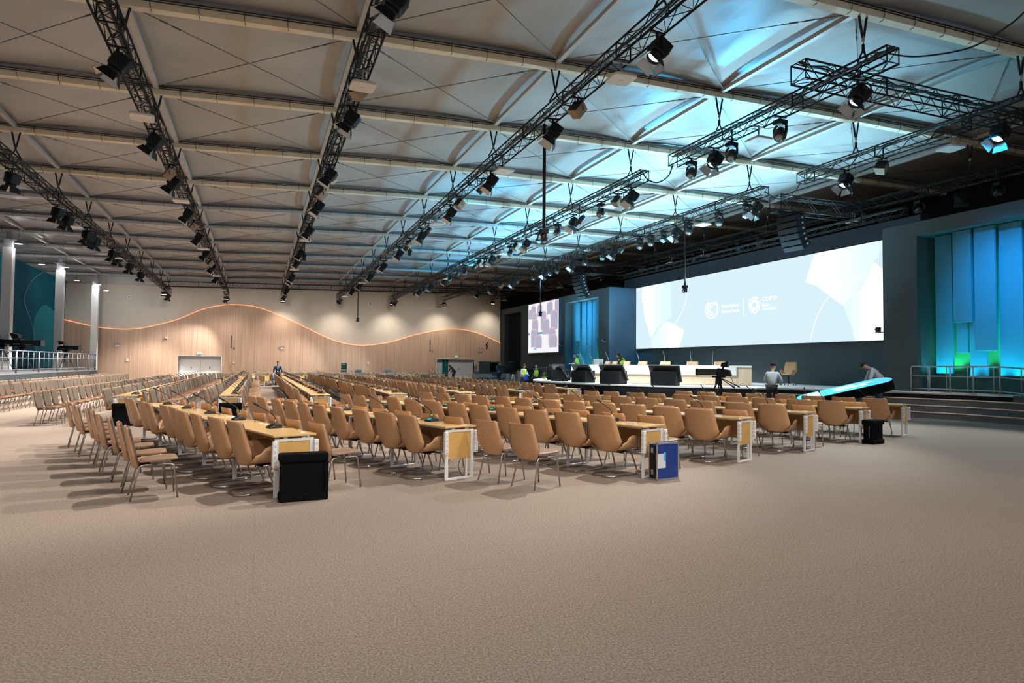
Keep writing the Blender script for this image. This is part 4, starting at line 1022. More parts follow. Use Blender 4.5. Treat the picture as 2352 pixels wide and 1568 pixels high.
# drop poles with small cameras
def drop(loc, zt, zb, label, r=.035):
    t = thing('drop_pole_camera', label, 'camera', loc)
    MB().tube([(0, 0, zt), (0, 0, zb + .22)], r, 8).build('pole', m_black, t)
    MB().box(-.10, .10, -.10, .10, zb + .12, zb + .25).build('mount', m_black, t, bevel=.01)
    h = MB().lathe([(.08, .12), (.11, .05), (.11, -.02), (.09, -.08)], 14, 0, Matrix.Translation((0, 0, zb))).build('camera_head', m_blackp, t)
    MB().tube([(-.08, 0, zb), (-.14, 0, zb - .01)], .05, 10).build('camera_lens', m_glassd, h)
    for s in (-1, 1): MB().box(-.03, .03, s * .12 - .015, s * .12 + .015, zb - .08, zb + .14).build('yoke_arm', m_black, t)
drop((7.28, 16.65, 0), 8.25, 5.08, 'camera on the long thin pole dropped from the fourth truss near the front', .045)
drop((7.28, 53.2, 0), 8.0, 4.95, 'camera on the thin pole dropped before the wavy wood wall')
drop((18.01, 25.2, 0), 8.2, 5.0, 'camera on the thin pole dropped in front of the big screen')
drop((18.01, 41.7, 0), 8.2, 4.98, 'camera on the thin pole dropped in front of the side screen')
drop((2.09, 35.2, 0), 8.0, 6.85, 'camera on a short pole under the third truss')
drop((7.35, 34.4, 0), 8.0, 7.35, 'small camera on a short stub pole under the fourth truss')
def line_array(loc, label, n=6):
    t = thing('speaker_array', label, 'loudspeaker', loc, R(185))
    p = Vector((0, 0, 0)); ang = 0
    MB().box(-.3, .3, -.4, .4, .02, .10).build('flying_frame', m_black, t)
    MB().bar((0, 0, .1), (0, 0, .45), .03, 6).build('chain', m_black, t)
    for k in range(n):
        ang = R(3 + k * 5.5); M = Matrix.Translation(p) @ Matrix.Rotation(ang, 4, 'Y')
        c = MB().add([(-.26, -.42, -.21), (.28, -.48, -.21), (.28, .48, -.21), (-.26, .42, -.21), (-.22, -.42, 0), (.28, -.48, 0), (.28, .48, 0), (-.22, .42, 0)], [(0, 3, 2, 1), (4, 5, 6, 7), (0, 1, 5, 4), (1, 2, 6, 5), (2, 3, 7, 6), (3, 0, 4, 7)], 0, False, M).build('speaker_cabinet', m_fascia, t, bevel=.012)
        MB().box(.28, .288, -.45, .45, -.19, -.02, 0, M).build('grille', m_dark, c)
        mb = MB()
        for s in (-1, 1): mb.box(-.1, .0, s * .455 - .008, s * .455 + .008, -.14, -.06, 0, M)
        mb.build('rigging_plate', m_gray, c)
        p = M @ Vector((0, 0, -.215))
    return t
line_array((19.5, 20.3, 7.5), 'black curved speaker array hung before the near end of the screen')
line_array((19.6, 39.0, 7.5), 'black curved speaker array hung above the far slat panel', 7)
# pendant lamps beside the columns
def pendant():
    t = thing('pendant_lamp', 'x', 'pendant lamp')
    MB().bar((0, 0, .02), (0, 0, 1.2), .008, 5).build('cord', m_cordk, t)
    MB().lathe([(.05, .10), (.09, .06), (.18, .02), (.2, 0)], 16).build('shade', m_gray, t)
    MB().lathe([(0, -.01), (.19, -.005)], 16).build('diffuser', m_lensc, t)
    lamp('glow', 'POINT', 55, (.9, .96, 1), t, Matrix.Translation((0, 0, -.15)), rad=.1); return t
pp = Proto(pendant())
for i, (x, y, z) in enumerate([(-13.0, 45.6, 8.3), (-14.0, 53.9, 8.2), (-13.0, 55.6, 8.3), (-13.6, 61.5, 8.0), (-12.9, 65.6, 8.15), (-12.2, 64.9, 7.6)]):
    pp.put((x, y, z), 0, 'small round white pendant lamp by the white columns, %s from the camera' % nth(i + 1), 'pendant lamps by the columns')

# ------------------------------------------------------------------ camera riser
m_riser = mat('slate_fascia', (.016, .026, .033), .6); m_riserd = mat('black_fascia', (.012, .011, .011), .7); m_riserdeck = mat('riser_deck', (.12, .12, .13), .7)
t = thing('camera_riser', 'slate grey raised camera platform along the riser side wall', 'platform', (0, 0, 0))
MB().box(-16.1, -10.62, 26, 54.3, .94, 1.0).build('deck', m_riserdeck, t)
for (a, b, m) in ((26, 34.6, 0), (34.65, 37.4, 0), (37.45, 44.2, 0), (44.25, 49.2, 1), (49.25, 52.6, 0), (52.65, 54.3, 0)):
    MB().box(-10.7, -10.6, a, b, 0, .93).build('fascia_panel', m_riserd if m else m_riser, t)
MB().box(-16.1, -10.7, 54.2, 54.3, 0, .93).build('end_panel', m_riser, t)
def guard(a, b, label, n):
    t = thing('guard_rail', label, 'railing', (0, 0, 0), 0, 'guard rails of the camera riser')
    A = Vector(a); B = Vector(b)
    for z, r in ((1.06, .028), (.72, .024), (.16, .024)):
        MB().tube([A + Vector((0, 0, z)), B + Vector((0, 0, z))], r, 8).build('rail', m_railb, t)
    for q in (0, 1): p = A.lerp(B, q); MB().tube([p, p + Vector((0, 0, 1.07))], .03, 8).build('post', m_railb, t)
    for k in range(1, n):
        p = A.lerp(B, k / n); MB().tube([p + Vector((0, 0, .16)), p + Vector((0, 0, 1.06))], .016, 6).build('baluster', m_railb, t)
m_railb = mat('blue_grey_tube', (.12, .14, .17), .45, .3)
for i, (a, b) in enumerate(((26.2, 30.0), (30.1, 34.0), (34.1, 37.7), (37.8, 41.2), (41.3, 44.6), (44.7, 49.1), (49.2, 52.0), (52.1, 54.2))):
    guard((-10.7, a, 1.0), (-10.7, b, 1.0), 'blue-grey guard rail on the riser edge, %s from the camera' % nth(i + 1), 4)
guard((-10.75, 54.2, 1.0), (-16, 54.2, 1.0), 'blue-grey guard rail across the far end of the riser', 6)
t = thing('riser_stair', 'metal stair with sloping handrails behind the camera riser', 'stair', (0, 0, 0))
for k in range(8): MB().box(-15.9, -14.9, 43 + .42 * k, 43.42 + .42 * k, 1.0 + .16 * k, 1.05 + .16 * k).build('tread', m_gray, t)
for x in (-14.9, -15.9):
    for h in (.5, 1.0): MB().tube([(x, 43, 1.1 + h), (x, 46.4, 2.3 + h)], .03, 8).build('stair_rail', m_railb, t)
    MB().tube([(x, 43, 1.0), (x, 43, 2.1)], .03, 8).tube([(x, 46.4, 1.0), (x, 46.4, 3.3)], .03, 8).build('stair_post', m_railb, t)

def tv_camera(label, loc, rz, H=1.35, s=1.0, tilt=0, ped=False):
    """lens along +X, tripod height H to the head"""
    t = thing('broadcast_camera', label, 'video camera', loc, rz)
    M = Matrix.Translation((0, 0, H)) @ Matrix.Rotation(R(-tilt), 4, 'Y') @ Matrix.Scale(s, 4)
    MB().box(.05, .82, -.13, .13, .06, .31, 0, M).build('lens_box', m_blackp, t, bevel=.012)
    MB().box(.82, .86, -.14, .14, .05, .32, 0, M).build('lens_hood', m_black, t)
    MB().box(.855, .862, -.10, .10, .09, .28, 0, M).build('lens_glass', m_glassd, t)
    b = MB().add([(-.5, -.1, .03), (.05, -.12, .03), (.05, .12, .03), (-.5, .1, .03), (-.44, -.1, .27), (.02, -.12, .34), (.02, .12, .34), (-.44, .1, .27)], [(0, 3, 2, 1), (4, 5, 6, 7), (0, 1, 5, 4), (1, 2, 6, 5), (2, 3, 7, 6), (3, 0, 4, 7)], 0, False, M).build('camera_body', m_black, t, bevel=.02)
    MB().box(-.3, .0, -.125, -.118, .12, .16, 0, M).box(.2, .5, -.134, -.13, .1, .12, 0, M).build('marking_strip', m_gray, t)
    MB().tube([M @ Vector((-.15, 0, .3)), M @ Vector((-.2, 0, .42))], .03, 8).build('viewfinder_arm', m_black, t)
    MB().add([(-.36, -.13, .38), (-.10, -.1, .40), (-.10, .1, .40), (-.36, .13, .38), (-.42, -.15, .60), (-.14, -.1, .54), (-.14, .1, .54), (-.42, .15, .60)], [(0, 3, 2, 1), (4, 5, 6, 7), (0, 1, 5, 4), (1, 2, 6, 5), (2, 3, 7, 6), (3, 0, 4, 7)], 0, False, M).build('viewfinder', m_black, t)
    MB().tube([(0, 0, H + .03), (0, 0, H - .25)], [.10, .12], 12).box(-.22, .22, -.06, .06, H - .02, H + .04).build('pan_head', m_black, t)
    for sg in (-1, 1):
        p = MB().tube([(-.1, sg * .08, H - .05), (-.55, sg * .28, H - .30)], .016, 6).build('pan_bar', m_black, t)
        MB().tube([(-.5, sg * .26, H - .27), (-.64, sg * .32, H - .35)], .03, 8).build('grip', m_blackp, p)
    if ped:
        MB().tube([(0, 0, H - .25), (0, 0, .25)], [.12, .16], 12).build('pedestal_column', m_gray, t)
        MB().lathe([(.4, .08), (.38, .2), (.1, .28)], 16).build('pedestal_base', m_black, t)
    else:
        for k in range(3):
            a = 2 * PI * k / 3 + .5; f = Vector((.55 * cos(a), .55 * sin(a), .0)); h = Vector((.06 * cos(a), .06 * sin(a), H - .22)); m = h.lerp(f, .5); sd = Vector((-sin(a), cos(a), 0)) * .035
            l = MB().tube([h + sd, m + sd], .02, 6).tube([h - sd, m - sd], .02, 6).tube([m, f + Vector((0, 0, .02))], .017, 6).build('tripod_leg', m_black, t)
            MB().ball(f + Vector((0, 0, .03)), .03, n=8).build('foot', m_black, l)
        MB().tube([(.3 * cos(2 * PI * k / 3 + .5), .3 * sin(2 * PI * k / 3 + .5), H * .42) for k in range(3)], .012, 5, closed=True).build('spreader', m_black, t)
    MB().tube(smooth([M @ Vector((-.45, .05, .1)), (-.6, .1, H - .4), (-.5, .15, .5), (-.6, .2, .02)], 6), .01, 5).build('cable', m_cordk, t)
    return t
tv_camera('large black broadcast camera on the riser, nearer the camera', (-12.3, 44.3, 1.0), R(-22), 1.32, 1.35)
tv_camera('second broadcast camera partly behind the large one on the riser', (-13.6, 45.6, 1.0), R(-25), 1.42, 1.15)
tv_camera('black broadcast camera on a tripod near the far end of the riser', (-11.9, 51.6, 1.0), R(-25), 1.25, 1.12)
tv_camera('black broadcast camera on a tripod before the stage podium', (15.2, 19.3, 0), R(125), 1.22, .92)
tv_camera('grey broadcast camera on a pedestal by the dark curtain', (17.1, 45.6, 0), R(200), 1.18, 1.15, ped=True)
t = thing('equipment_rack', 'dark equipment stand behind the vested workers', 'equipment', (19.0, 46.8, 0))
MB().box(-.5, .5, -.4, .4, 0, 1.25).build('rack', m_black, t, bevel=.02); MB().box(-.52, -.5, -.3, .3, .2, 1.1).build('front', m_gray, t)
t = thing('barrier_stand', 'grey slanted support frame beside the vested man', 'stand', (15.6, 40.6, 0), R(20))
MB().tube(fillet([(-.3, 0, 0), (0, 0, 1.0), (.35, 0, 0)], .15), .05, 8).build('frame', m_gray, t); MB().tube([(-.2, 0, .3), (.25, 0, .3)], .03, 8).build('crossbar', m_gray, t)
t = thing('traffic_cone', 'small red and white cone beside the vested man', 'cone', (16.5, 40.4, 0))
m_red = mat('red_plastic', (.5, .03, .02), .5)
MB().lathe([(.14, .03), (.05, .42), (.02, .45)], 14).build('cone', m_red, t); MB().lathe([(.105, .16), (.075, .30)], 14).build('white_band', m_wplast, t); MB().box(-.18, .18, -.18, .18, 0, .03).build('base', m_red, t)

# ------------------------------------------------------------------ far furniture
m_glass = mat('smoked_glass', (.22, .22, .21), .1, spec=.6); m_booth = mat('grey_booth_panel', (.20, .19, .20), .6)
t = thing('interpreter_booth', 'grey panelled booth with a window by the dark stage wall', 'booth', (21.0, 60.6, 0))
MB().box(-1.5, 1.3, -.9, .9, 0, .9).build('lower_panel', m_booth, t); MB().box(-1.6, 1.4, -1, 1, 1.85, 1.92).build('roof', m_wht, t)
for x in (-1.5, -.45, .35, 1.27): MB().box(x, x + .06, -.92, -.86, 0, 1.86).build('frame_post', m_booth, t)
MB().box(-1.45, -.4, -.89, -.87, .9, 1.85).build('window', m_glass, t); MB().box(-.38, .35, -.89, -.86, .7, 1.8).build('doorway', m_black, t); MB().box(.4, 1.27, -.89, -.86, .9, 1.85).build('side_panel', m_booth, t)
t = thing('reception_table', 'white covered table in front of the grey booth', 'table', (19.3, 58.2, 0))
MB().box(-.9, .9, -.35, .35, .66, .72).build('top', m_wplast, t); MB().box(-.9, .9, -.37, -.35, .38, .7).build('front_panel', m_wplast, t)
for x in (-.8, .8): MB().box(x - .03, x + .03, -.3, .3, 0, .66).build('leg', m_gray, t)
m_sofa = mat('slate_teal_fabric', (.07, .11, .115), .9); m_cush = mat('beige_cushion', (.30, .25, .19), .9)
t = thing('armchair', 'slate teal armchair with beige cushions at the stage wall side', 'armchair', (18.0, 49.6, 0), R(200))
MB().box(-.5, .5, -.6, .6, .12, .42).build('seat', m_sofa, t, bevel=.06); MB().box(-.65, -.42, -.62, .62, .12, .9).build('backrest', m_sofa, t, bevel=.08)
for s in (-1, 1): MB().box(-.5, .5, s * .6 - .1, s * .6 + .1, .12, .66).build('arm', m_sofa, t, bevel=.08)
for s in (-1, 1): MB().box(-.42, -.26, s * .27 - .2, s * .27 + .2, .48, .86).build('cushion', m_cush, t, bevel=.06)
MB().box(-.4, .4, -.5, .5, 0, .12).build('base', m_black, t)
t = thing('sofa_side_table', 'grey square side cabinet beside the slate armchair', 'cabinet', (18.9, 49.4, 0)); MB().box(-.4, .4, -.4, .4, 0, .78).build('body', m_booth, t, bevel=.01); MB().box(-.42, .42, -.42, .42, .78, .81).build('top', m_gray, t)
m_side = mat('pale_wood_top', (.58, .44, .30), .45)
t = thing('side_table', 'long pale table with two light blue chairs by the end wall', 'table', (10.0, 60.2, 0))
MB().box(-2.5, 2.5, -.35, .35, .66, .70).build('top', m_side, t); MB().box(-2.4, 2.4, -.3, -.27, .1, .66).build('front_panel', m_wht, t)
for x in (-2.4, 2.4): MB().box(x - .03, x + .03, -.3, .3, 0, .66).build('leg', m_gray, t)
m_lb = mat('light_blue_fabric', (.22, .42, .50), .8)
for i, (x) in enumerate((8.55, 11.2)):
    t = thing('blue_side_chair', 'light blue chair behind the pale table, %s from the teal sign' % nth(i + 1), 'chair', (x, 61.0, 0), R(-90), 'light blue chairs')
    MB().box(-.25, .25, -.26, .26, .42, .5).build('seat', m_lb, t, bevel=.03); MB().box(-.28, -.2, -.29, .29, .45, 1.02).build('backrest', m_lb, t, bevel=.04)
    for sx in (-1, 1):
        for sy in (-1, 1): MB().bar((sx * .2, sy * .2, .43), (sx * .22, sy * .22, 0), .014, 6).build('leg', m_gray, t)
m_totem = mat('dark_teal_sign', (.006, .10, .105), .5); m_txt = mat('white_print', (.75, .78, .78), .6)
def totem(x, y, w, h, label, m):
    t = thing('totem_sign', label, 'sign', (x, y, 0)); MB().box(-w / 2, w / 2, -.06, .06, 0, h).build('panel', m, t, bevel=.03); MB().box(-w / 2 - .08, w / 2 + .08, -.14, .14, 0, .03).build('base', m_gray, t)
    for k, (q, wd) in enumerate(((.90, .62), (.58, .8), (.52, .6))): MB().box(-w * .4, -w * .4 + w * wd, -.066, -.06, h * q, h * q + .05).build('printed_line', m_txt, t)
totem(7.75, 65.6, .55, 1.62, 'dark teal totem sign with white lines before the wood wall', m_totem)
totem(21.2, 66.0, .34, 1.56, 'narrow grey totem sign between doorway and booth', m_booth)

# things on the end wall
def wallbox(name, label, cat, x, z, w, h, m, d=.08, group=None):
    t = thing(name, label, cat, (x, 69.36, z), 0, group); MB().box(-w / 2, w / 2, -d, 0, -h / 2, h / 2).build('case', m, t, bevel=.01, seg=1); return t
m_exit = mat('exit_green', (.05, .4, .22), .5, emit=(.1, .75, .4), es=.8); m_redp = mat('alarm_red', (.45, .02, .015), .4)
for i, (x, z, nm) in enumerate(((-5.22, 2.42, 'riser side double door'), (20.05, 2.42, 'open teal doorway'))):
    t = wallbox('exit_sign', 'white and green exit sign above the ' + nm, 'sign', x, z, .40, .24, m_wplast, .06)
    MB().box(-.13, .15, -.066, -.06, -.09, .09).build('pictogram', m_exit, t)
    MB().box(-.05, -.02, -.07, -.066, -.05, .06).box(-.02, .05, -.07, -.066, .0, .02).box(.02, .1, -.07, -.066, -.06, -.04).build('running_figure', m_txt, t)
for i, (x, z) in enumerate(((-12.0, 3.02), (2.2, 3.0), (22.8, 3.1))):
    t = wallbox('emergency_light', 'twin-headed white emergency light on the wood wall, %s from the riser' % nth(i + 1), 'emergency light', x, z, .36, .16, m_wplast, .1, 'emergency lights')
    for s in (-1, 1): MB().lathe([(.09, -.05), (.1, .05)], 12, 0, Matrix.Translation((s * .14, -.1, .15)) @ Matrix.Rotation(PI / 2, 4, 'X')).build('lamp_head', m_gray, t)
for i, (x, z) in enumerate(((-11.2, 1.74), (-2.2, 1.6), (10.6, 1.62))):
    t = wallbox('wall_panel_box', 'small white box low on the wood wall, %s from the riser' % nth(i + 1), 'control box', x, z, .18, .26, m_wplast, .08, 'white wall boxes'); MB().box(-.05, .05, -.084, -.08, .02, .08).build('face', m_gray, t)
for i, (x, z, r) in enumerate(((-2.2, 2.95, .09), (17.4, 2.97, .09), (-2.5, 1.2, .07), (17.45, 1.15, .07))):
    t = thing('fire_alarm', 'red fire alarm %s on the wood wall by the %s doors' % ('sounder' if i < 2 else 'call point', 'riser side' if i % 2 == 0 else 'stage side'), 'alarm', (x, 69.36, z))
    MB().lathe([(r, 0), (r, .05), (r * .6, .08)], 14, 0, Matrix.Rotation(PI / 2, 4, 'X')).build('body', m_redp, t); MB().box(-.03, .03, -.09, -.08, -.03, .03).build('front', m_wplast, t)
for i, x in enumerate((-2.46, 17.14)):
    t = thing('wall_slot', 'tall narrow grey slot on the wood wall, %s' % ('riser side' if i == 0 else 'stage side'), 'vent', (x, 69.36, 2.9)); MB().box(-.06, .06, -.03, 0, 0, 1.3).build('frame', m_gray, t); MB().box(-.035, .035, -.034, -.03, .04, 1.26).build('louvre', m_black, t)
t = wallbox('wall_camera', 'small white camera on the wood wall riser side', 'camera', -8.03, 3.8, .16, .2, m_wplast, .1); MB().ball((0, -.14, -.1), .08, n=10).build('dome', m_glassd, t)
for i, (x, z) in enumerate(((-11.2, 7.5), (10.75, 7.75), (24.6, 7.85))):
    t = thing('ceiling_sensor', 'tiny square sensor on the cream wall, %s from the riser' % nth(i + 1), 'sensor', (x, 69.5, z), 0, 'wall sensors'); MB().box(-.14, .14, -.08, 0, -.12, .12).build('case', m_wplast, t, bevel=.01); MB().box(-.06, .06, -.09, -.08, -.05, .05).build('lens', m_black, t)
t = thing('wall_bracket', 'bent black bracket on the wood wall near the stage', 'bracket', (23.5, 69.36, 3.7)); MB().tube(fillet([(0, -.04, -.4), (.1, -.06, -.05), (-.1, -.08, .05), (.12, -.08, .35)], .05), .05, 8).build('arm', m_black, t)
for i, (x, y, z, rzz, lab) in enumerate(((20.98, 44.4, 3.1, 0, 'small camera on the grey wall beside the side screen'), (20.98, 37.9, 3.2, 0, 'small blue lit camera on the grey pier far from the steps'), (21.0, 17.6, 2.95, 0, 'small camera on a shelf at the near screen corner'))):
    t = thing('wall_camera', lab, 'camera', (x, y, z), rzz); MB().box(-.18, 0, -.1, .1, -.1, -.07).build('shelf', m_gray, t); MB().box(-.2, -.06, -.06, .06, -.07, .1).build('camera_body', m_blackp, t, bevel=.01); MB().tube([(-.2, 0, .02), (-.25, 0, .02)], .045, 10).build('lens', m_glassd, t)

# ------------------------------------------------------------------ the carried board
t = thing('display_board', 'thick black board with a cyan face carried by two workers', 'board', (0, 0, 0))
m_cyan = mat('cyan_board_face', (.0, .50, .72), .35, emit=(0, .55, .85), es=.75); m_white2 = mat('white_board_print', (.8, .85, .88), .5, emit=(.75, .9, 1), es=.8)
A = Vector((16.25, 16.55, .50)); B = Vector((18.85, 15.2, 1.22)); ax = (B - A).normalized(); wd = Vector((-ax.y, ax.x, 0)).normalized()
wd = (wd + Vector((0, 0, .11))).normalized(); nn = ax.cross(wd).normalized()
if nn.z < 0: nn = -nn
MBD = Matrix((ax, wd, nn)).transposed().to_4x4(); MBD.translation = A
L_ = (B - A).length; oval = []
for i in range(13): a = -PI / 2 + PI * i / 12; oval.append((L_ - .42 + .42 * cos(a), .45 + .45 * sin(a)))
for i in range(13): a = PI / 2 + PI * i / 12; oval.append((.42 + .42 * cos(a), .45 + .45 * sin(a)))
MB().prism(oval, -.30, 0, 0, MBD).build('shell', m_felt, t)
MB().prism([(.02 + x * .985, .01 + y * .98) for x, y in oval], .0, .006, 0, MBD).build('face', m_cyan, t)
mb = MB()
for (x0, x1, y0, y1) in ((.25, .75, .2, .75), (1.2, 1.5, .25, .45), (1.2, 1.9, .5, .7), (1.55, 2.2, .28, .42), (2.0, 2.45, .5, .62)): mb.box(x0, x1, y0, y1, .006, .009, 0, MBD)
mb.build('printing', m_white2, t)

# ------------------------------------------------------------------ people
m_skin = mat('skin', (.45, .26, .18), .55); m_hair = mat('dark_hair', (.02, .014, .011), .6)
def clothm(n, c): return mat(n, c, .85, noise=(30, .12))
m_vest = mat('hi_vis_yellow', (.62, .85, .05), .7, emit=(.5, .8, .02), es=.12); m_refl = mat('reflective_tape', (.62, .64, .64), .3, .5)
def skinmesh(name, V, Ed, m, parent, sub=1):
    me = D.meshes.new(name); me.from_pydata([v[:3] for v in V], Ed, [])
    o = D.objects.new(name, me); COL.objects.link(o)
    o.modifiers.new('s', 'SKIN'); sd = me.skin_vertices[0].data
    for i, v in enumerate(V): sd[i].radius = (v[3], v[3] if len(v) < 5 else v[4]); sd[i].use_root = i == 0
    ss = o.modifiers.new('u', 'SUBSURF'); ss.levels = ss.render_levels = sub
    bpy.context.view_layer.update()
    me2 = D.meshes.new_from_object(o.evaluated_get(bpy.context.evaluated_depsgraph_get()))
    o.modifiers.clear(); o.data = me2; D.meshes.remove(me); me2.name = name
    me2.materials.clear(); me2.materials.append(m)
    for p in me2.polygons: p.use_smooth = True
    o.parent = parent; return o
def person(label, loc, rz, top, trousers, lean=0., hip=.92, knees=((.02, .48), (.02, .48)), feet=(0, 0), arms=None, hd=0., hair='short', vest=False, hat=None, sc=1., extra=None):
    """forward is +X; arms: ((elbow offset),(hand offset)) from each shoulder"""
    t = thing('person', label, 'person', loc, rz); t.scale = (sc, sc, sc)
    sd = Vector((sin(lean), 0, cos(lean))); pel = Vector((-.10 * sin(lean) * 1.5, 0, hip))
    belly, chest, nb = pel + sd * .17, pel + sd * .38, pel + sd * .52
    hdv = Vector((sin(lean + hd), 0, cos(lean + hd))); fwd = Vector((cos(lean + hd), 0, -sin(lean + hd)))
    nk = nb + hdv * .06; jaw = nk + hdv * .08 + fwd * .025; sk = nk + hdv * .17 + fwd * .005; cr = nk + hdv * .24 - fwd * .005
    V = [(*pel, .125), (*belly, .118), (*chest, .128), (*nb, .07), (*nk, .056), (*jaw, .074), (*sk, .088), (*cr, .06)]; Ed = [(i, i + 1) for i in range(7)]
    # nose and ears grow from the head
    nose = jaw + hdv * .055 + fwd * .085; V += [(*nose, .016)]; Ed.append((6, 8))
    for s in (-1, 1): V.append((*(jaw + hdv * .065 + Vector((0, s * .088, 0))), .018)); Ed.append((6, len(V) - 1))
    arms = arms or (((.02, .06, -.29), (.08, .06, -.54)), ((.02, .06, -.29), (.08, .06, -.54)))
    ST = [(*pel, .148), (*belly, .142), (*chest, .152), (*nb, .082)]; SE = [(0, 1), (1, 2), (2, 3)]
    TR = [(*pel, .150)]; TE = []
    for s, arm, kn, ft in ((-1, arms[0], knees[0], feet[0]), (1, arms[1], knees[1], feet[1])):
        sh = pel + sd * .465 + Vector((0, s * .175, 0)); e = sh + Vector((arm[0][0], s * arm[0][1], arm[0][2])); h = sh + Vector((arm[1][0], s * arm[1][1], arm[1][2]))
        w_ = e.lerp(h, .93); dr = (h - e).normalized(); pl = h + dr * .05
        b = len(V); V += [(*sh, .064), (*e, .044), (*w_, .029), (*pl, .036, .022)]; Ed += [(2, b), (b, b + 1), (b + 1, b + 2), (b + 2, b + 3)]
        sdv = dr.cross(Vector((1, 0, .3))).normalized() if abs(dr.x) < .9 else Vector((0, 1, 0))
        cv = dr.cross(sdv).normalized() * (1 if dr.cross(sdv).x > 0 else -1)
        for q, ln in ((-.03, .062), (-.01, .072), (.01, .068), (.03, .052)):
            k0 = pl + sdv * q + dr * .035; V += [(*k0, .0105), (*(k0 + dr * ln * .55 + cv * .006), .009), (*(k0 + dr * ln * .85 + cv * .03), .008)]; n_ = len(V); Ed += [(b + 3, n_ - 3), (n_ - 3, n_ - 2), (n_ - 2, n_ - 1)]
        k0 = pl + sdv * .045 - dr * .01; V += [(*k0, .012), (*(k0 + sdv * .02 + dr * .035 + cv * .02), .010)]; n_ = len(V); Ed += [(b + 3, n_ - 2), (n_ - 2, n_ - 1)]
        b2 = len(ST); ST += [(*sh, .081), (*e, .064), (*(e.lerp(h, .88)), .050)]; SE += [(2, b2), (b2, b2 + 1), (b2 + 1, b2 + 2)]
        hp = pel + Vector((0, s * .09, -.04)); k = Vector((kn[0], s * .11, kn[1])); f = Vector((ft, s * .115, .075))
        b = len(V); V += [(*hp, .085), (*k, .058), (*f, .04), (*(f + Vector((.12, 0, -.035))), .036)]; Ed += [(0, b), (b, b + 1), (b + 1, b + 2), (b + 2, b + 3)]
        b = len(TR); TR += [(*hp, .112), (*k, .086), (*f.lerp(k, .06), .068)]; TE += [(0, b), (b, b + 1), (b + 1, b + 2)]
        so = MB().prism([(-.09, -.04), (-.09, .04), (.05, .05), (.16, .03), (.17, 0), (.16, -.03), (.05, -.05)], .0, .085, 0, Matrix.Translation((f.x, f.y, 0))).build('shoe', m_black, t, bevel=.02)
    skinmesh('body', V, Ed, m_skin, t); skinmesh('top_garment', ST, SE, top, t); skinmesh('trousers', TR, TE, trousers, t)
    for s in (-1, 1): MB().ball(jaw + hdv * .078 + fwd * .072 + Vector((0, s * .032, 0)), .011, n=8).build('eye', m_eye, t)
    MB().tube([jaw - hdv * .0 + fwd * .076 + Vector((0, q, 0)) for q in (-.025, 0, .025)], .007, 5).build('mouth', m_lip, t)
    c = sk + hdv * .03 - fwd * .012
    Hm = Matrix((fwd, Vector((0, 1, 0)), hdv)).transposed().to_4x4()
    if hair == 'hood' or hair == 'scarf':
        mb = MB(); Q = Hm.copy(); Q.translation = c - hdv * .03 - fwd * .02; mb.ball((0, 0, 0), .118, .112, .135, 14); v0 = [Q @ p for p in mb.v]
        mb.v = v0; mb.build('head_scarf', hat, t); MB().tube([nk - hdv * .05, nk + hdv * .04], [.125, .09], 12).build('scarf_neck', hat, t)
        MB().ball((0, 0, 0), .06, .066, .085, 12).build('face', m_skin, t).matrix_local = Matrix.Translation(jaw + hdv * .05 + fwd * .055) @ Hm
    else:
        mb = MB().lathe([(.098, -.01), (.102, .03), (.085, .075), (.045, .10), (.001, .107)], 14); Q = Hm.copy() @ Matrix.Rotation(R(-14 if hat is None else -4), 4, 'Y'); Q.translation = c - fwd * .008
        mb.v = [Q @ p for p in mb.v]; mb.build('hair' if hat is None else 'cap', m_hair if hat is None else hat, t)
    if vest:
        mb = MB(); nr = 16; rings = []
        for q, rx, ry in ((-.03, .175, .20), (.10, .17, .195), (.28, .178, .205), (.40, .168, .195), (.49, .13, .16)):
            cc = pel + sd * q; fx = Vector((cos(lean), 0, -sin(lean))); rings += [cc + fx * rx * cos(2 * PI * i / nr) + Vector((0, ry * sin(2 * PI * i / nr), 0)) for i in range(nr)]
        mb.add(rings, [(r_ * nr + i, r_ * nr + (i + 1) % nr, (r_ + 1) * nr + (i + 1) % nr, (r_ + 1) * nr + i) for r_ in range(4) for i in range(nr)], 0, True)
        v = mb.build('hi_vis_vest', m_vest, t)
        for q in (.06, .18):
            cc = pel + sd * q; fx = Vector((cos(lean), 0, -sin(lean)))
            MB().tube([cc + fx * .178 * cos(2 * PI * i / nr) + Vector((0, .203 * sin(2 * PI * i / nr), 0)) for i in range(nr)], .016, 5, closed=True).build('reflective_band', m_refl, v)
    return t
m_eye = mat('eye_dark', (.03, .02, .02), .2); m_lip = mat('lips', (.32, .13, .11), .5)
navy = clothm('navy_cloth', (.012, .018, .045)); jeans = clothm('blue_jeans', (.03, .055, .10)); greyk = clothm('grey_knit', (.55, .58, .61)); blk = clothm('black_cloth', (.012, .012, .013)); maroon = clothm('maroon_cloth', (.25, .02, .05)); whitec = clothm('white_cloth', (.62, .62, .6)); scarf = clothm('grey_scarf', (.30, .36, .40)); bluec = clothm('blue_cloth', (.015, .07, .42)); brownfur = clothm('brown_fur', (.13, .075, .05))
UP = ((.05, .08, -.28), (.28, .02, -.36))
t = person('person in dark clothes with a blue lanyard standing between the far rows', (1.3, 49.3, 0), R(-92), navy, navy, .05, .88, arms=(((.08, .10, -.27), (.2, .1, -.46)), ((.08, .10, -.27), (.2, .12, -.46))), sc=.97)
MB().tube([(.16, -.07, 1.36), (.175, -.04, 1.2), (.18, 0, 1.1), (.175, .04, 1.2), (.16, .07, 1.36)], .012, 6).build('lanyard', m_lblue, t); MB().box(.175, .185, -.045, .045, .98, 1.09).build('badge', m_txt, t)
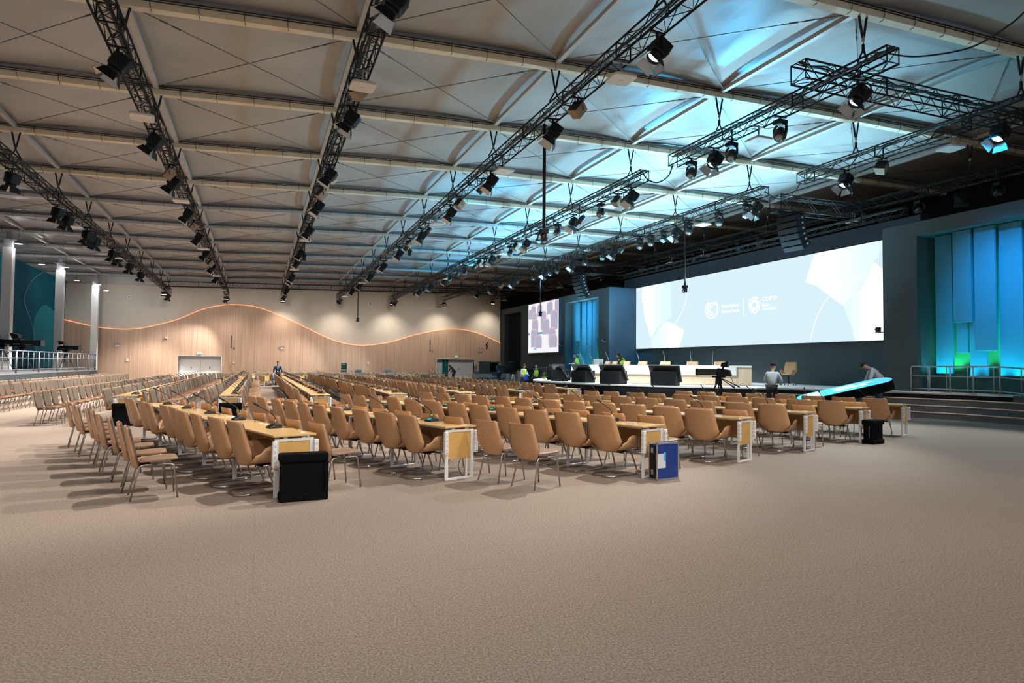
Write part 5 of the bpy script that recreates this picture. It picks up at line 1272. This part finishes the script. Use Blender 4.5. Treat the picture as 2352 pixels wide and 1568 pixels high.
MB().tube([(.3, -.28, .95), (.42, -.3, .04)], .018, 6).build('held_pole', m_lblue, t)
t = person('vested person holding a blue cloth beside the stage corner', (16.1, 40.0, 0), R(-75), whitec, jeans, .12, .88, arms=(UP, UP), vest=True, sc=.94, hd=.15)
MB().shell(lambda u, v: Vector((.33 + .03 * sin(u * 5 + v * 3), u * (.16 + .05 * v), 1.05 - .42 * v)), 8, 6, .01).build('blue_cloth', [bluec], t)
person('vested person in a grey headscarf behind the stage corner', (18.35, 43.2, 0), R(-100), blk, navy, .08, .88, hair='scarf', hat=scarf, vest=True, sc=.9, arms=(((.05, .12, -.27), (.12, .16, -.5)),) * 2)
person('vested person crouching low behind the stage corner', (18.0, 41.0, 0), R(-105), blk, navy, .35, .42, knees=((.32, .45), (.32, .45)), feet=(.12, .12), arms=(((.2, .06, -.2), (.42, .0, -.3)),) * 2, hd=-.3, vest=True, sc=.95)
t = person('camera operator in blue by the dark curtain', (16.6, 46.1, 0), R(15), bluec, navy, .1, .92, arms=(((.2, .08, -.18), (.45, -.05, -.12)),) * 2, sc=1.02)
person('vested person with maroon sleeves walking on the far ramp', (20.35, 40.75, .72), R(120), maroon, whitec, .28, .9, knees=((.18, .5), (-.02, .48)), feet=(.16, -.22), arms=(((.12, .06, -.26), (.36, .02, -.34)),) * 2, vest=True, sc=.98, hd=.1)
person('vested person in a black hood bending over the podium', (19.75, 33.6, SH), R(165), blk, blk, .55, .9, hair='hood', hat=blk, vest=True, arms=(((.18, .05, -.22), (.42, .02, -.30)),) * 2, sc=.92, hd=.1)
person('worker in a grey sweater and black beanie at the near end of the podium', (16.85, 18.5, 0), R(35), greyk, blk, .22, .90, knees=((.14, .48), (.02, .47)), feet=(.05, -.12), arms=(((.12, .1, -.26), (.34, .02, -.36)),) * 2, hat=blk, hd=.2, sc=1.0)
person('worker in a grey shirt and dark cap bending over the cyan board', (19.72, 16.62, .2), R(142), greyk, jeans, .72, .93, knees=((.05, .48), (.02, .48)), feet=(-.06, -.10), arms=(((.1, .1, -.27), (.2, .05, -.52)),) * 2, hat=blk, hd=.35, sc=1.02)
person('person in a dark coat with a fur hood bending in the far doorway', (18.85, 66.2, 0), R(200), navy, navy, .75, .85, hair='hood', hat=brownfur, hd=.2, arms=(((.1, .1, -.27), (.25, .05, -.48)),) * 2)

# ------------------------------------------------------------------ light
W_ = D.worlds.new('hall_ambience'); SC.world = W_; W_.use_nodes = True
W_.node_tree.nodes['Background'].inputs[0].default_value = (.96, .97, 1, 1); W_.node_tree.nodes['Background'].inputs[1].default_value = .5
def aimed(name, loc, to, energy, col, size, blend=.6, rad=.15):
    o = lamp(name, 'SPOT', energy, col, None, None, size, blend, rad); o.matrix_world = look(Vector(loc), Vector(to) - Vector(loc)); return o
CY_ = (.04, .55, 1)
# cyan moving heads turned up at the tent roof
for (x, y, tx, ty, e, sz) in ((18.0, 21.3, 15.5, 15.5, 5200, 75), (18.0, 26.9, 13.5, 25, 6500, 95), (18.0, 33, 13.0, 33, 6500, 95), (18.0, 40.1, 13, 42, 5500, 95), (12.6, 17.6, 14.5, 12, 2600, 75), (12.6, 29.3, 10, 30, 3500, 95), (18, 50, 14, 52, 3000, 95)):
    aimed('moving_head_beam', (x, y, 7.5), (tx, ty, 9.9), e, CY_, sz, .9, .12)
for y in (19.5, 24.5, 30, 36, 42): aimed('roof_fill', (20.2, y, 1.0), (16.0, y, 9.6), 9500, (.36, .78, 1), 118, 1., .9)  # unseen lamps added on the stage to wash the roof pale cyan
# white stage wash from the fifth truss
for y in (21.5, 26, 31, 36): aimed('stage_wash', (11.8, y, 7.9), (16.8, 28 + (y - 29) * .6, 1.3), 4200, (.95, .98, 1), 48, .5)
# bare unseen fill lamps added around the camera to brighten the chair backs
for (x, y) in ((-9, -5), (-2.8, -3), (2.1, -4), (7.3, -3), (-7.5, 3), (2.1, 3), (7.3, 3)):
    aimed('fill_lamp', (x, y, 8.0), (x - 1.5, y + 6.5, 0), 1300, (1, .94, .85), 100, .9, .35)
aimed('steps_fill', (16.5, 9.5, 7.9), (20.0, 16.2, .5), 1100, (1, .95, .9), 34, .9)  # extra spot added to brighten the steps, no fixture modelled
for x in (-12, -6, 0, 6, 12, 18): aimed('end_wall_fill', (x, 57.5, 7.6), (x + .5, 69.4, 2.4), 1050, (1, .93, .86), 74, .8, .2)  # spots without fixtures, added to light the end wall evenly
# slat panels: cyan from above, green and cyan from the floor
for (y, s) in ((41.5, .5), (13.8, 1.)):
    aimed('slat_top_light', (17.2, y + (0 if y > 20 else -2.5), 7.7), (21.4, y + (.2 if y > 20 else -.8), 4.9), 3600 * s, (.0, .45, 1), 46, 1.)
for y in (43.4, 42.2, 41.2, 40.0, 39.3, 15.7, 14.9, 14.0, 13.2, 12.3):
    l = lamp('green_uplight', 'SPOT', 55, (.02, 1, .30)); l.data.spot_size = R(120); l.data.spot_blend = .9; l.matrix_world = look(Vector((21.98, y, 1.42)), (.1, 0, 1), (1, 0, 0))
    l = lamp('cyan_uplight', 'SPOT', 150 if y < 20 else 45, (0, .80, 1)); l.data.spot_size = R(100); l.data.spot_blend = .9; l.matrix_world = look(Vector((21.24, y, 1.0)), (.16, 0, 1), (1, 0, 0))
aimed('return_light', (20.3, 33.0, 7.2), (22.2, 37.5, 4.2), 2200, (.02, .42, 1), 60)

vs_ = SC.view_settings; vs_.view_transform = 'Standard'; vs_.look = 'None'; vs_.exposure = 0; vs_.gamma = 1; vs_.use_curve_mapping = False
cy = SC.cycles
cy.use_denoising = True; cy.max_bounces = 6; cy.diffuse_bounces = 3; cy.glossy_bounces = 3; cy.transmission_bounces = 2; cy.sample_clamp_indirect = 6; cy.caustics_reflective = False; cy.caustics_refractive = False
cy.use_light_tree = True
